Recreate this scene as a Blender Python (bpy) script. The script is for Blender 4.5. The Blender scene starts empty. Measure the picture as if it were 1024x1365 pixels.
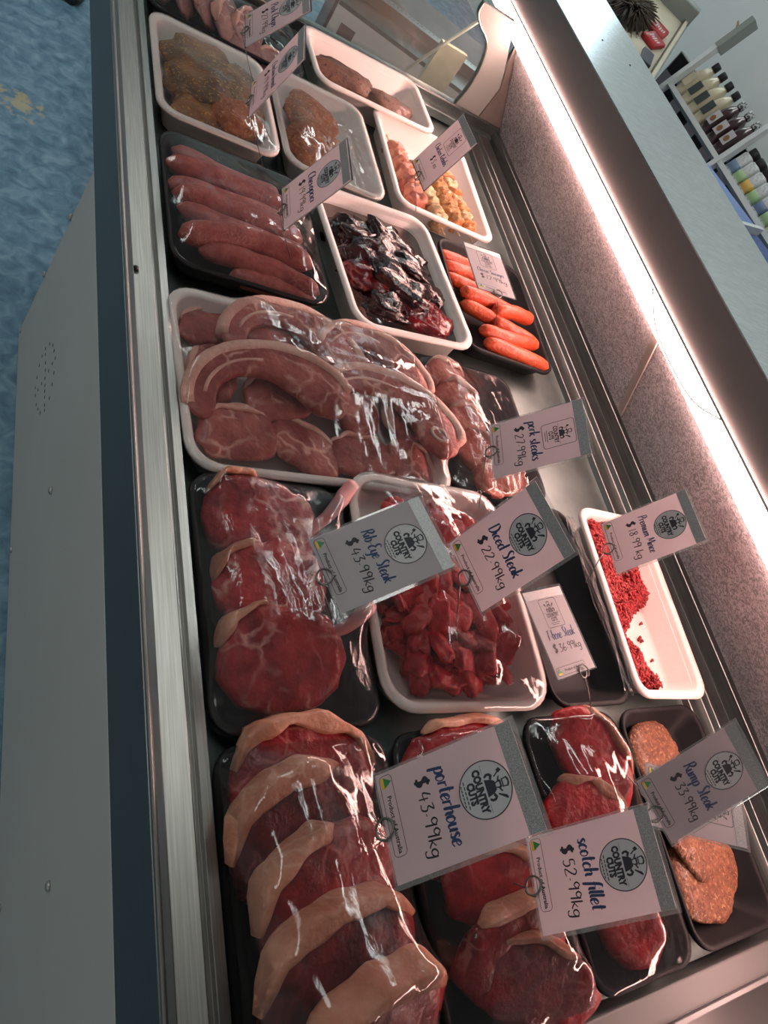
import bpy, bmesh, math, random
import numpy as np
from mathutils import Vector, Matrix, Euler, noise
from mathutils.bvhtree import BVHTree

random.seed(7)
scene = bpy.context.scene
col = scene.collection

# ------------------------------------------------------------------ camera
ZC = 1.29                                   # camera height above the shop floor
R = ((0.82170191, -0.19863692, 0.53418101),
     (0.10076051, -0.87189636, -0.47921192),
     (0.56093966, 0.4475937, -0.69642414))  # camera right / down / forward in world axes
FPX = 951.65
cam_d = bpy.data.cameras.new('camera')
cam = bpy.data.objects.new('camera', cam_d)
col.objects.link(cam)
cam_d.sensor_fit = 'VERTICAL'
cam_d.sensor_height = 24.0
cam_d.lens = FPX / 1365.0 * 24.0
cam_d.clip_start = 0.01
cam.matrix_world = Matrix(((R[0][0], -R[1][0], -R[2][0], 0),
                           (R[0][1], -R[1][1], -R[2][1], 0),
                           (R[0][2], -R[1][2], -R[2][2], ZC),
                           (0, 0, 0, 1)))
scene.camera = cam

# ------------------------------------------------------------------ world and exposure
world = bpy.data.worlds.new('world')
scene.world = world
world.use_nodes = True
bg = world.node_tree.nodes['Background']
bg.inputs[0].default_value = (0.98, 1.0, 0.95, 1)
bg.inputs[1].default_value = 0.26
scene.view_settings.view_transform = 'Standard'
scene.view_settings.look = 'None'
scene.view_settings.exposure = 0.0
scene.view_settings.gamma = 1.0
LED_STRENGTH = 50.0
LED_COLOR = (1.0, 0.57, 0.50)
CEILING_STRENGTH = 10.5
WINDOW_STRENGTH = 2.5


def zd(d):
    """height of a point that lies d metres below the camera"""
    return ZC - d


# ------------------------------------------------------------------ helpers
def link(o, parent=None):
    col.objects.link(o)
    if parent is not None:
        o.parent = parent
    return o


def tag(o, label=None, cat=None, group=None, kind=None):
    if label: o['label'] = label
    if cat: o['category'] = cat
    if group: o['group'] = group
    if kind: o['kind'] = kind
    return o


def thing(name, label, cat, loc=(0, 0, 0), rot=(0, 0, 0), group=None, kind=None):
    o = bpy.data.objects.new(name, None)
    o.empty_display_size = 0.02
    link(o)
    o.location = loc
    o.rotation_euler = rot
    return tag(o, label, cat, group, kind)


class MB:
    """collects vertices and faces for one mesh"""
    def __init__(self):
        self.v = []; self.f = []

    def add(self, vs, fs):
        n = len(self.v)
        self.v += [tuple(p) for p in vs]
        self.f += [tuple(i + n for i in q) for q in fs]
        return self

    def box(self, x0, x1, y0, y1, z0, z1):
        vs = [(x, y, z) for x in (x0, x1) for y in (y0, y1) for z in (z0, z1)]
        fs = [(0, 1, 3, 2), (4, 6, 7, 5), (0, 4, 5, 1), (2, 3, 7, 6), (0, 2, 6, 4), (1, 5, 7, 3)]
        return self.add(vs, fs)

    def loft(self, rings, cap0=True, cap1=True, closed=True):
        n = len(rings[0]); vs = []; fs = []
        for r in rings: vs += r
        for i in range(len(rings) - 1):
            for j in range(n if closed else n - 1):
                k = (j + 1) % n
                fs.append((i * n + j, i * n + k, (i + 1) * n + k, (i + 1) * n + j))
        if cap0: fs.append(tuple(reversed(range(n))))
        if cap1: fs.append(tuple(range((len(rings) - 1) * n, len(rings) * n)))
        return self.add(vs, fs)

    def prism(self, pts, axis, a, b):
        """polygon pts (2D) extruded along axis between a and b"""
        def mk(p, t):
            if axis == 'x': return (t, p[0], p[1])
            if axis == 'y': return (p[0], t, p[1])
            return (p[0], p[1], t)
        return self.loft([[mk(p, a) for p in pts], [mk(p, b) for p in pts]])

    def tube(self, pts, r, n=8, cap=True):
        pts = [Vector(p) for p in pts]; rings = []
        rr = r if hasattr(r, '__len__') else [r] * len(pts)
        prev = None
        for i, p in enumerate(pts):
            t = (pts[min(i + 1, len(pts) - 1)] - pts[max(i - 1, 0)]).normalized()
            if prev is None:
                a = Vector((0, 0, 1)) if abs(t.z) < 0.9 else Vector((1, 0, 0))
                u = t.cross(a).normalized()
            else:
                u = (prev - t * prev.dot(t)).normalized()
            prev = u
            w = t.cross(u)
            rings.append([p + (u * math.cos(2 * math.pi * k / n) + w * math.sin(2 * math.pi * k / n)) * rr[i] for k in range(n)])
        return self.loft(rings, cap, cap)

    def mesh(self, name, smooth=True):
        m = bpy.data.meshes.new(name)
        m.from_pydata(self.v, [], self.f)
        bm = bmesh.new(); bm.from_mesh(m)
        bmesh.ops.recalc_face_normals(bm, faces=bm.faces)
        bm.to_mesh(m); bm.free()
        if smooth:
            m.polygons.foreach_set('use_smooth', [True] * len(m.polygons))
        m.update()
        return m

    def build(self, name, material, parent=None, smooth=True, bevel=0.0, seg=2):
        m = self.mesh(name, smooth and not bevel)
        if bevel:
            bm = bmesh.new(); bm.from_mesh(m)
            bmesh.ops.remove_doubles(bm, verts=bm.verts, dist=1e-6)
            es = [e for e in bm.edges if len(e.link_faces) == 2 and e.calc_face_angle(0) > 0.5]
            bmesh.ops.bevel(bm, geom=es, offset=bevel, segments=seg, profile=0.5, affect='EDGES', clamp_overlap=True)
            bm.to_mesh(m); bm.free()
        o = bpy.data.objects.new(name, m)
        if material is not None: m.materials.append(material)
        link(o, parent)
        return o


def obj(name, mesh, material, parent=None):
    o = bpy.data.objects.new(name, mesh)
    if material is not None and not mesh.materials: mesh.materials.append(material)
    return link(o, parent)


def rrect(w, l, r, z, n=6, cx=0, cy=0):
    pts = []
    r = min(r, w / 2 - 1e-4, l / 2 - 1e-4)
    for (sx, sy, a0) in ((1, 1, 0), (-1, 1, 90), (-1, -1, 180), (1, -1, 270)):
        for k in range(n + 1):
            a = math.radians(a0 + 90 * k / n)
            pts.append((cx + sx * (w / 2 - r) + r * math.cos(a), cy + sy * (l / 2 - r) + r * math.sin(a), z))
    return pts


def interp(t, xs, ys):
    return float(np.interp(t, xs, ys))


def catmull(pts, n=6):
    if len(pts) < 3:
        return [Vector(p) for p in pts]
    P = [Vector(p) for p in pts]
    P = [P[0] * 2 - P[1]] + P + [P[-1] * 2 - P[-2]]
    out = []
    for i in range(1, len(P) - 2):
        for k in range(n):
            t = k / n
            a, b, c, d = P[i - 1], P[i], P[i + 1], P[i + 2]
            out.append(0.5 * ((2 * b) + (c - a) * t + (2 * a - 5 * b + 4 * c - d) * t * t + (3 * b - a - 3 * c + d) * t ** 3))
    out.append(P[-2])
    return out


def sweep(path, wl, wr, ht, hb, p=3.0, M=20, nz=(0, 30, 0)):
    """slab swept along a path: half widths left / right, heights above / below, superellipse section"""
    path = [Vector(q) for q in path]
    N = len(path)
    arr = lambda a: list(a) if hasattr(a, '__len__') else [a] * N
    wl, wr, ht, hb = arr(wl), arr(wr), arr(ht), arr(hb)
    rings = []
    up = Vector((0, 0, 1))
    for i in range(N):
        t = (path[min(i + 1, N - 1)] - path[max(i - 1, 0)]).normalized()
        lat = up.cross(t)
        lat = lat.normalized() if lat.length > 1e-6 else Vector((0, 1, 0))
        nv = t.cross(lat)
        ring = []
        for k in range(M):
            a = 2 * math.pi * (k + 0.5) / M
            c, s = math.cos(a), math.sin(a)
            x = math.copysign(abs(c) ** (2 / p), c); y = math.copysign(abs(s) ** (2 / p), s)
            q = path[i] + lat * (x * (wl[i] if x > 0 else wr[i])) + nv * (y * (ht[i] if y > 0 else hb[i]))
            if nz[0]:
                d = noise.noise_vector(q * nz[1] + Vector((nz[2] * 3.1, nz[2] * 1.7, nz[2])))
                d2 = noise.noise_vector(q * nz[1] * 2.7 + Vector((nz[2], nz[2] * 2.3, 5)))
                q = q + d * nz[0] + d2 * nz[0] * 0.4
            ring.append(q)
        rings.append(ring)
    return MB().loft(rings)


ORD = ['first', 'second', 'third', 'fourth', 'fifth', 'sixth', 'seventh', 'eighth', 'ninth', 'tenth', 'eleventh', 'twelfth']


# ------------------------------------------------------------------ materials
def nodes_of(m):
    m.use_nodes = True
    return m.node_tree.nodes, m.node_tree.links


def setin(node, name, val):
    if name in node.inputs:
        node.inputs[name].default_value = val


def c4(c): return (c[0], c[1], c[2], 1)


def mat(name, base, rough=0.5, metal=0.0, c2=None, scale=20, stretch=(1, 1, 1), bump=0.0, bscale=None, coat=0.0,
        sss=0.0, detail=5, lo=0.35, hi=0.65, spec=None, emission=None, estr=0):
    m = bpy.data.materials.new(name)
    n, l = nodes_of(m)
    b = n['Principled BSDF']
    b.inputs['Base Color'].default_value = c4(base)
    b.inputs['Roughness'].default_value = rough
    b.inputs['Metallic'].default_value = metal
    setin(b, 'Coat Weight', coat); setin(b, 'Coat Roughness', 0.12)
    if spec is not None: setin(b, 'Specular IOR Level', spec)
    if sss:
        setin(b, 'Subsurface Weight', sss)
        b.inputs['Subsurface Radius'].default_value = (0.006, 0.002, 0.0015)
    if emission:
        setin(b, 'Emission Color', c4(emission)); setin(b, 'Emission Strength', estr)
    if c2 is not None or bump:
        tc = n.new('ShaderNodeTexCoord'); mp = n.new('ShaderNodeMapping')
        mp.inputs['Scale'].default_value = stretch
        l.new(tc.outputs['Object'], mp.inputs['Vector'])
    if c2 is not None:
        nt = n.new('ShaderNodeTexNoise'); nt.inputs['Scale'].default_value = scale; nt.inputs['Detail'].default_value = detail
        l.new(mp.outputs[0], nt.inputs['Vector'])
        cr = n.new('ShaderNodeValToRGB')
        cr.color_ramp.elements[0].position = lo; cr.color_ramp.elements[0].color = c4(base)
        cr.color_ramp.elements[1].position = hi; cr.color_ramp.elements[1].color = c4(c2)
        l.new(nt.outputs['Fac'], cr.inputs['Fac'])
        l.new(cr.outputs['Color'], b.inputs['Base Color'])
    if bump:
        nb = n.new('ShaderNodeTexNoise'); nb.inputs['Scale'].default_value = bscale or scale * 2; nb.inputs['Detail'].default_value = 4
        l.new(mp.outputs[0], nb.inputs['Vector'])
        bn = n.new('ShaderNodeBump'); bn.inputs['Strength'].default_value = bump; bn.inputs['Distance'].default_value = 0.004
        l.new(nb.outputs['Fac'], bn.inputs['Height'])
        l.new(bn.outputs['Normal'], b.inputs['Normal'])
    return m


def meat_mat(name, dark, mid, fat, marble=0.5, scale=28, fib=(1, 1, 1), rough=0.3, mscale=38, coat=0.35, speck=None, bump=0.55, bscale=160):
    """raw meat: blotchy lean colour, fibre grain and thin fat seams"""
    m = bpy.data.materials.new(name)
    n, l = nodes_of(m)
    b = n['Principled BSDF']
    tc = n.new('ShaderNodeTexCoord'); mp = n.new('ShaderNodeMapping')
    oi = n.new('ShaderNodeObjectInfo')
    ad = n.new('ShaderNodeVectorMath'); ad.operation = 'ADD'
    sc = n.new('ShaderNodeVectorMath'); sc.operation = 'SCALE'; sc.inputs['Scale'].default_value = 3.7
    cmb = n.new('ShaderNodeCombineXYZ')
    for i in range(3): l.new(oi.outputs['Random'], cmb.inputs[i])
    l.new(cmb.outputs[0], sc.inputs[0])
    l.new(tc.outputs['Object'], ad.inputs[0]); l.new(sc.outputs[0], ad.inputs[1])
    mp.inputs['Scale'].default_value = fib
    l.new(ad.outputs[0], mp.inputs['Vector'])
    n1 = n.new('ShaderNodeTexNoise'); n1.inputs['Scale'].default_value = scale; n1.inputs['Detail'].default_value = 6; n1.inputs['Roughness'].default_value = 0.65
    l.new(mp.outputs[0], n1.inputs['Vector'])
    r1 = n.new('ShaderNodeValToRGB')
    r1.color_ramp.elements[0].position = 0.38; r1.color_ramp.elements[0].color = c4(dark)
    r1.color_ramp.elements[1].position = 0.62; r1.color_ramp.elements[1].color = c4(mid)
    l.new(n1.outputs['Fac'], r1.inputs['Fac'])
    # fat seams: warped voronoi cell edges, broken up by noise
    nw = n.new('ShaderNodeTexNoise'); nw.inputs['Scale'].default_value = 30; nw.inputs['Detail'].default_value = 3
    l.new(ad.outputs[0], nw.inputs['Vector'])
    wm = n.new('ShaderNodeVectorMath'); wm.operation = 'SCALE'; wm.inputs['Scale'].default_value = 0.035
    l.new(nw.outputs['Color'], wm.inputs[0])
    wa = n.new('ShaderNodeVectorMath'); wa.operation = 'ADD'
    l.new(ad.outputs[0], wa.inputs[0]); l.new(wm.outputs[0], wa.inputs[1])
    vo = n.new('ShaderNodeTexVoronoi'); vo.feature = 'DISTANCE_TO_EDGE'; vo.inputs['Scale'].default_value = mscale
    l.new(wa.outputs[0], vo.inputs['Vector'])
    r2 = n.new('ShaderNodeValToRGB')
    r2.color_ramp.elements[0].position = 0.0; r2.color_ramp.elements[0].color = (1, 1, 1, 1)
    r2.color_ramp.elements[1].position = 0.09; r2.color_ramp.elements[1].color = (0, 0, 0, 1)
    l.new(vo.outputs['Distance'], r2.inputs['Fac'])
    n3 = n.new('ShaderNodeTexNoise'); n3.inputs['Scale'].default_value = 22; n3.inputs['Detail'].default_value = 2
    l.new(ad.outputs[0], n3.inputs['Vector'])
    r3 = n.new('ShaderNodeValToRGB')
    r3.color_ramp.elements[0].position = 0.45; r3.color_ramp.elements[0].color = (0, 0, 0, 1)
    r3.color_ramp.elements[1].position = 0.62; r3.color_ramp.elements[1].color = (marble, marble, marble, 1)
    l.new(n3.outputs['Fac'], r3.inputs['Fac'])
    mu = n.new('ShaderNodeMath'); mu.operation = 'MULTIPLY'
    l.new(r2.outputs['Color'], mu.inputs[0]); l.new(r3.outputs['Color'], mu.inputs[1])
    mx = n.new('ShaderNodeMixRGB'); mx.inputs['Color2'].default_value = c4(fat)
    l.new(mu.outputs[0], mx.inputs['Fac']); l.new(r1.outputs['Color'], mx.inputs['Color1'])
    out = mx.outputs[0]
    if speck:
        vs = n.new('ShaderNodeTexNoise'); vs.inputs['Scale'].default_value = speck[1]; vs.inputs['Detail'].default_value = 2
        l.new(ad.outputs[0], vs.inputs['Vector'])
        rs = n.new('ShaderNodeValToRGB')
        rs.color_ramp.elements[0].position = speck[2]; rs.color_ramp.elements[0].color = (0, 0, 0, 1)
        rs.color_ramp.elements[1].position = speck[2] + 0.06; rs.color_ramp.elements[1].color = (1, 1, 1, 1)
        l.new(vs.outputs['Fac'], rs.inputs['Fac'])
        m2 = n.new('ShaderNodeMixRGB'); m2.inputs['Color2'].default_value = c4(speck[0])
        l.new(rs.outputs['Color'], m2.inputs['Fac']); l.new(out, m2.inputs['Color1'])
        out = m2.outputs[0]
    l.new(out, b.inputs['Base Color'])
    b.inputs['Roughness'].default_value = rough
    setin(b, 'Coat Weight', coat * 0.25); setin(b, 'Coat Roughness', 0.12); setin(b, 'Specular IOR Level', 0.28)
    setin(b, 'Subsurface Weight', 0.06)
    b.inputs['Subsurface Radius'].default_value = (0.005, 0.0015, 0.001)
    nb = n.new('ShaderNodeTexNoise'); nb.inputs['Scale'].default_value = bscale; nb.inputs['Detail'].default_value = 4
    l.new(mp.outputs[0], nb.inputs['Vector'])
    bn = n.new('ShaderNodeBump'); bn.inputs['Strength'].default_value = bump; bn.inputs['Distance'].default_value = 0.003
    l.new(nb.outputs['Fac'], bn.inputs['Height']); l.new(bn.outputs['Normal'], b.inputs['Normal'])
    return m


def film_mat(name, base_fac, haze, seed=0.0, bump=0.35):
    """cling film: clear sheet with sharp glossy reflections and a thin milky haze"""
    m = bpy.data.materials.new(name)
    n, l = nodes_of(m)
    for x in list(n):
        if x.type != 'OUTPUT_MATERIAL': n.remove(x)
    out = [x for x in n if x.type == 'OUTPUT_MATERIAL'][0]
    tr = n.new('ShaderNodeBsdfTransparent'); tr.inputs[0].default_value = (0.98, 0.98, 0.98, 1)
    gl = n.new('ShaderNodeBsdfGlossy'); gl.inputs['Roughness'].default_value = 0.06
    df = n.new('ShaderNodeBsdfDiffuse'); df.inputs[0].default_value = (0.85, 0.85, 0.85, 1)
    tc = n.new('ShaderNodeTexCoord')
    mp = n.new('ShaderNodeMapping'); mp.inputs['Location'].default_value = (seed, seed * 2, 0); mp.inputs['Scale'].default_value = (1.0, 0.35, 1)
    l.new(tc.outputs['Object'], mp.inputs['Vector'])
    nt = n.new('ShaderNodeTexNoise'); nt.inputs['Scale'].default_value = 55; nt.inputs['Detail'].default_value = 5; nt.inputs['Distortion'].default_value = 1.2
    l.new(mp.outputs[0], nt.inputs['Vector'])
    bn = n.new('ShaderNodeBump'); bn.inputs['Strength'].default_value = bump; bn.inputs['Distance'].default_value = 0.004
    l.new(nt.outputs['Fac'], bn.inputs['Height'])
    l.new(bn.outputs['Normal'], gl.inputs['Normal'])
    fr = n.new('ShaderNodeFresnel'); fr.inputs['IOR'].default_value = 1.5
    ma = n.new('ShaderNodeMath'); ma.operation = 'MULTIPLY_ADD'; ma.inputs[1].default_value = 0.75; ma.inputs[2].default_value = base_fac
    ma.use_clamp = True
    l.new(fr.outputs[0], ma.inputs[0])
    m1 = n.new('ShaderNodeMixShader'); m1.inputs[0].default_value = haze
    l.new(tr.outputs[0], m1.inputs[1]); l.new(df.outputs[0], m1.inputs[2])
    m2 = n.new('ShaderNodeMixShader')
    l.new(ma.outputs[0], m2.inputs[0]); l.new(m1.outputs[0], m2.inputs[1]); l.new(gl.outputs[0], m2.inputs[2])
    l.new(m2.outputs[0], out.inputs['Surface'])
    return m


def glass_mat(name, tint=(0.9, 0.97, 0.95), haze=0.04):
    m = bpy.data.materials.new(name)
    n, l = nodes_of(m)
    for x in list(n):
        if x.type != 'OUTPUT_MATERIAL': n.remove(x)
    out = [x for x in n if x.type == 'OUTPUT_MATERIAL'][0]
    tr = n.new('ShaderNodeBsdfTransparent'); tr.inputs[0].default_value = c4(tint)
    gl = n.new('ShaderNodeBsdfGlossy'); gl.inputs['Roughness'].default_value = 0.03
    df = n.new('ShaderNodeBsdfDiffuse'); df.inputs[0].default_value = (0.8, 0.85, 0.83, 1)
    fr = n.new('ShaderNodeFresnel'); fr.inputs['IOR'].default_value = 1.45
    m1 = n.new('ShaderNodeMixShader'); m1.inputs[0].default_value = haze
    l.new(tr.outputs[0], m1.inputs[1]); l.new(df.outputs[0], m1.inputs[2])
    m2 = n.new('ShaderNodeMixShader')
    l.new(fr.outputs[0], m2.inputs[0]); l.new(m1.outputs[0], m2.inputs[1]); l.new(gl.outputs[0], m2.inputs[2])
    l.new(m2.outputs[0], out.inputs['Surface'])
    return m


def steel_mat(name, base, rough=0.32, grain=(1, 1, 1), var=0.1, metal=1.0):
    m = mat(name, base, rough, metal, c2=tuple(max(0, x * (1 - var * 2)) for x in base), scale=14, stretch=grain, bump=0.04, bscale=180)
    return m


M = {}
M['white_panel'] = mat('white_panel', (0.56, 0.56, 0.52), 0.55, c2=(0.53, 0.53, 0.49), scale=4)
M['rim_dark'] = steel_mat('rim_dark', (0.20, 0.205, 0.20), 0.42, (60, 1, 60), 0.06)
M['rim_steel'] = steel_mat('rim_steel', (0.36, 0.35, 0.33), 0.36, (60, 1, 60), 0.12)
M['deck_steel'] = steel_mat('deck_steel', (0.26, 0.33, 0.32), 0.45, (1, 1, 1), 0.15)
M['channel_steel'] = steel_mat('channel_steel', (0.24, 0.27, 0.265), 0.36, (40, 1, 40), 0.15)
M['canopy_face'] = mat('canopy_face', (0.155, 0.160, 0.158), 0.45, 0.5, c2=(0.135, 0.14, 0.138), scale=6)
M['canopy_top'] = steel_mat('canopy_top', (0.60, 0.65, 0.65), 0.24, (3, 18, 3), 0.10)
M['black'] = mat('black', (0.012, 0.012, 0.012), 0.4)
M['screw'] = mat('screw', (0.45, 0.45, 0.43), 0.35, 0.7)
M['led'] = mat('led', (0.9, 0.9, 0.9), 0.4, emission=LED_COLOR, estr=LED_STRENGTH)
M['foam'] = mat('foam', (0.80, 0.72, 0.68), 0.5, c2=(0.76, 0.68, 0.64), scale=30, bump=0.05, bscale=300, sss=0.05)
M['black_tray'] = mat('black_tray', (0.010, 0.010, 0.011), 0.5, c2=(0.014, 0.014, 0.015), scale=20, spec=0.12)
M['clear_rim'] = glass_mat('clear_rim', (0.8, 0.82, 0.82), 0.05)
M['film'] = film_mat('film', 0.004, 0.010, 0.3, 0.10)
M['film_tight'] = film_mat('film_tight', 0.012, 0.014, 2.3, 0.30)
M['glass'] = glass_mat('glass')
M['laminate'] = glass_mat('laminate', (0.94, 0.94, 0.94), 0.10)
M['grey_trim'] = mat('grey_trim', (0.27, 0.29, 0.27), 0.5, c2=(0.24, 0.26, 0.24), scale=10)
M['brown_plate'] = mat('brown_plate', (0.17, 0.15, 0.13), 0.5, 0.4, c2=(0.22, 0.20, 0.18), scale=30)

# damp patterned glass
def wet_glass():
    m = bpy.data.materials.new('wet_glass')
    n, l = nodes_of(m)
    b = n['Principled BSDF']
    tc = n.new('ShaderNodeTexCoord'); mp = n.new('ShaderNodeMapping'); mp.inputs['Scale'].default_value = (1, 1.0, 1.6)
    l.new(tc.outputs['Object'], mp.inputs['Vector'])
    nt = n.new('ShaderNodeTexNoise'); nt.inputs['Scale'].default_value = 120; nt.inputs['Detail'].default_value = 4; nt.inputs['Distortion'].default_value = 2.2
    l.new(mp.outputs[0], nt.inputs['Vector'])
    nl = n.new('ShaderNodeTexNoise'); nl.inputs['Scale'].default_value = 5; nl.inputs['Detail'].default_value = 3
    l.new(mp.outputs[0], nl.inputs['Vector'])
    cr = n.new('ShaderNodeValToRGB')
    cr.color_ramp.elements[0].position = 0.42; cr.color_ramp.elements[0].color = (0.27, 0.275, 0.28, 1)
    cr.color_ramp.elements[1].position = 0.58; cr.color_ramp.elements[1].color = (0.60, 0.59, 0.61, 1)
    l.new(nt.outputs['Fac'], cr.inputs['Fac'])
    c2 = n.new('ShaderNodeValToRGB')
    c2.color_ramp.elements[0].position = 0.35; c2.color_ramp.elements[0].color = (0.75, 0.75, 0.76, 1)
    c2.color_ramp.elements[1].position = 0.65; c2.color_ramp.elements[1].color = (1.0, 0.98, 1.0, 1)
    l.new(nl.outputs['Fac'], c2.inputs['Fac'])
    mx = n.new('ShaderNodeMixRGB'); mx.blend_type = 'MULTIPLY'; mx.inputs['Fac'].default_value = 1
    l.new(cr.outputs[0], mx.inputs['Color1']); l.new(c2.outputs[0], mx.inputs['Color2'])
    l.new(mx.outputs[0], b.inputs['Base Color'])
    b.inputs['Roughness'].default_value = 0.25
    bn = n.new('ShaderNodeBump'); bn.inputs['Strength'].default_value = 0.5; bn.inputs['Distance'].default_value = 0.003
    l.new(nt.outputs['Fac'], bn.inputs['Height']); l.new(bn.outputs['Normal'], b.inputs['Normal'])
    setin(b, 'Transmission Weight', 0.15)
    return m
M['wet_glass'] = wet_glass()

FATC = (0.78, 0.52, 0.42)
M['beef'] = meat_mat('beef', (0.13, 0.006, 0.009), (0.34, 0.018, 0.022), (0.62, 0.22, 0.18), 0.45, 26, (1, 1, 1))
M['beef_bright'] = meat_mat('beef_bright', (0.26, 0.008, 0.013), (0.54, 0.026, 0.034), (0.72, 0.24, 0.21), 0.4, 30)
M['beef_dark'] = meat_mat('beef_dark', (0.05, 0.006, 0.008), (0.20, 0.012, 0.016), (0.45, 0.14, 0.12), 0.25, 24)
M['ribeye'] = meat_mat('ribeye', (0.20, 0.010, 0.015), (0.48, 0.040, 0.044), (0.78, 0.42, 0.36), 0.8, 30, mscale=30)
M['diced'] = meat_mat('diced', (0.34, 0.008, 0.014), (0.66, 0.030, 0.038), (0.78, 0.30, 0.26), 0.4, 40)
M['fat'] = meat_mat('fat', (0.44, 0.165, 0.10), (0.64, 0.32, 0.22), (0.85, 0.62, 0.52), 0.3, 18, rough=0.42, coat=0.15)
M['fat_pale'] = meat_mat('fat_pale', (0.62, 0.32, 0.26), (0.78, 0.48, 0.40), (0.88, 0.68, 0.6), 0.3, 18, rough=0.42, coat=0.15)
M['lamb'] = meat_mat('lamb', (0.24, 0.050, 0.045), (0.46, 0.125, 0.105), (0.76, 0.42, 0.34), 0.9, 24, mscale=28)
M['pork'] = meat_mat('pork', (0.40, 0.075, 0.055), (0.60, 0.18, 0.13), (0.86, 0.58, 0.48), 0.7, 24, mscale=30)
M['pork_far'] = meat_mat('pork_far', (0.30, 0.13, 0.13), (0.48, 0.26, 0.24), (0.66, 0.48, 0.42), 0.8, 20, mscale=30)
M['bone'] = mat('bone', (0.62, 0.42, 0.36), 0.45, c2=(0.72, 0.56, 0.5), scale=40, bump=0.1)
M['rib_bone'] = mat('rib_bone', (0.36, 0.24, 0.25), 0.4, c2=(0.55, 0.16, 0.15), scale=25, bump=0.1)
M['sausage'] = meat_mat('sausage', (0.38, 0.075, 0.065), (0.54, 0.14, 0.115), (0.66, 0.36, 0.3), 0.5, 60, rough=0.28, mscale=120)
M['sausage_red'] = meat_mat('sausage_red', (0.44, 0.055, 0.020), (0.58, 0.095, 0.034), (0.7, 0.24, 0.12), 0.5, 120, rough=0.35, mscale=180, speck=((0.5, 0.05, 0.02), 260, 0.58))
M['crumb'] = meat_mat('crumb', (0.26, 0.055, 0.014), (0.46, 0.13, 0.035), (0.62, 0.30, 0.14), 0.3, 60, rough=0.55, mscale=90, speck=((0.56, 0.27, 0.09), 190, 0.60), bump=1.0, bscale=240)
M['herb_chicken'] = meat_mat('herb_chicken', (0.11, 0.055, 0.025), (0.34, 0.13, 0.04), (0.5, 0.34, 0.2), 0.2, 18, rough=0.4, speck=((0.55, 0.30, 0.06), 230, 0.60), bump=0.9, bscale=240)
M['brown_slab'] = meat_mat('brown_slab', (0.11, 0.055, 0.04), (0.22, 0.105, 0.075), (0.3, 0.2, 0.15), 0.2, 30, rough=0.4, speck=((0.06, 0.05, 0.04), 160, 0.62))
M['marinade'] = meat_mat('marinade', (0.004, 0.002, 0.003), (0.035, 0.008, 0.008), (0.12, 0.04, 0.025), 0.3, 30, rough=0.12, coat=0.6, bump=0.8, bscale=75)
M['marinade_red'] = meat_mat('marinade_red', (0.03, 0.003, 0.004), (0.18, 0.010, 0.015), (0.42, 0.10, 0.08), 0.5, 30, rough=0.15, coat=0.6, bump=0.8, bscale=75)
M['sauce'] = mat('sauce', (0.016, 0.006, 0.005), 0.08, c2=(0.10, 0.03, 0.012), scale=20, coat=0.8)
M['kebab_orange'] = meat_mat('kebab_orange', (0.36, 0.12, 0.025), (0.58, 0.30, 0.12), (0.7, 0.5, 0.3), 0.4, 40, (1, 3, 1), rough=0.35)
M['kebab_cream'] = meat_mat('kebab_cream', (0.46, 0.28, 0.13), (0.62, 0.46, 0.26), (0.7, 0.58, 0.4), 0.4, 40, (1, 3, 1), rough=0.35)
M['kebab_pink'] = meat_mat('kebab_pink', (0.44, 0.13, 0.09), (0.58, 0.26, 0.17), (0.7, 0.42, 0.3), 0.4, 34, rough=0.32)
M['mince'] = meat_mat('mince', (0.20, 0.008, 0.012), (0.40, 0.028, 0.030), (0.62, 0.28, 0.24), 0.5, 90, rough=0.38, mscale=120)
M['patty'] = meat_mat('patty', (0.10, 0.034, 0.016), (0.20, 0.075, 0.036), (0.30, 0.16, 0.09), 0.6, 130, rough=0.6, mscale=160, speck=((0.30, 0.155, 0.08), 240, 0.58), bump=1.0, bscale=230)
M['wood_stick'] = mat('wood_stick', (0.6, 0.44, 0.25), 0.6)
M['wire'] = mat('wire', (0.20, 0.19, 0.17), 0.35, 0.9)


def card_mat(name, base):
    m = bpy.data.materials.new(name)
    n, l = nodes_of(m)
    b = n['Principled BSDF']; b.inputs['Base Color'].default_value = c4(base); b.inputs['Roughness'].default_value = 0.35
    out = [x for x in n if x.type == 'OUTPUT_MATERIAL'][0]
    t = n.new('ShaderNodeBsdfTranslucent'); t.inputs[0].default_value = (0.92, 0.86, 0.88, 1)
    mx = n.new('ShaderNodeMixShader'); mx.inputs[0].default_value = 0.55
    l.new(b.outputs[0], mx.inputs[1]); l.new(t.outputs[0], mx.inputs[2]); l.new(mx.outputs[0], out.inputs['Surface'])
    return m
M['card'] = card_mat('card', (0.60, 0.565, 0.59))
M['glitter'] = mat('glitter', (0.20, 0.20, 0.20), 0.35, 0.3, c2=(0.46, 0.45, 0.44), scale=2200, detail=1, lo=0.40, hi=0.62)
M['ink_navy'] = mat('ink_navy', (0.02, 0.05, 0.13), 0.6)
M['ink_black'] = mat('ink_black', (0.025, 0.025, 0.035), 0.6)
M['logo_disc'] = mat('logo_disc', (0.50, 0.485, 0.49), 0.5)
M['green'] = mat('green', (0.03, 0.22, 0.07), 0.5)
M['gold'] = mat('gold', (0.75, 0.45, 0.03), 0.5)


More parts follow.
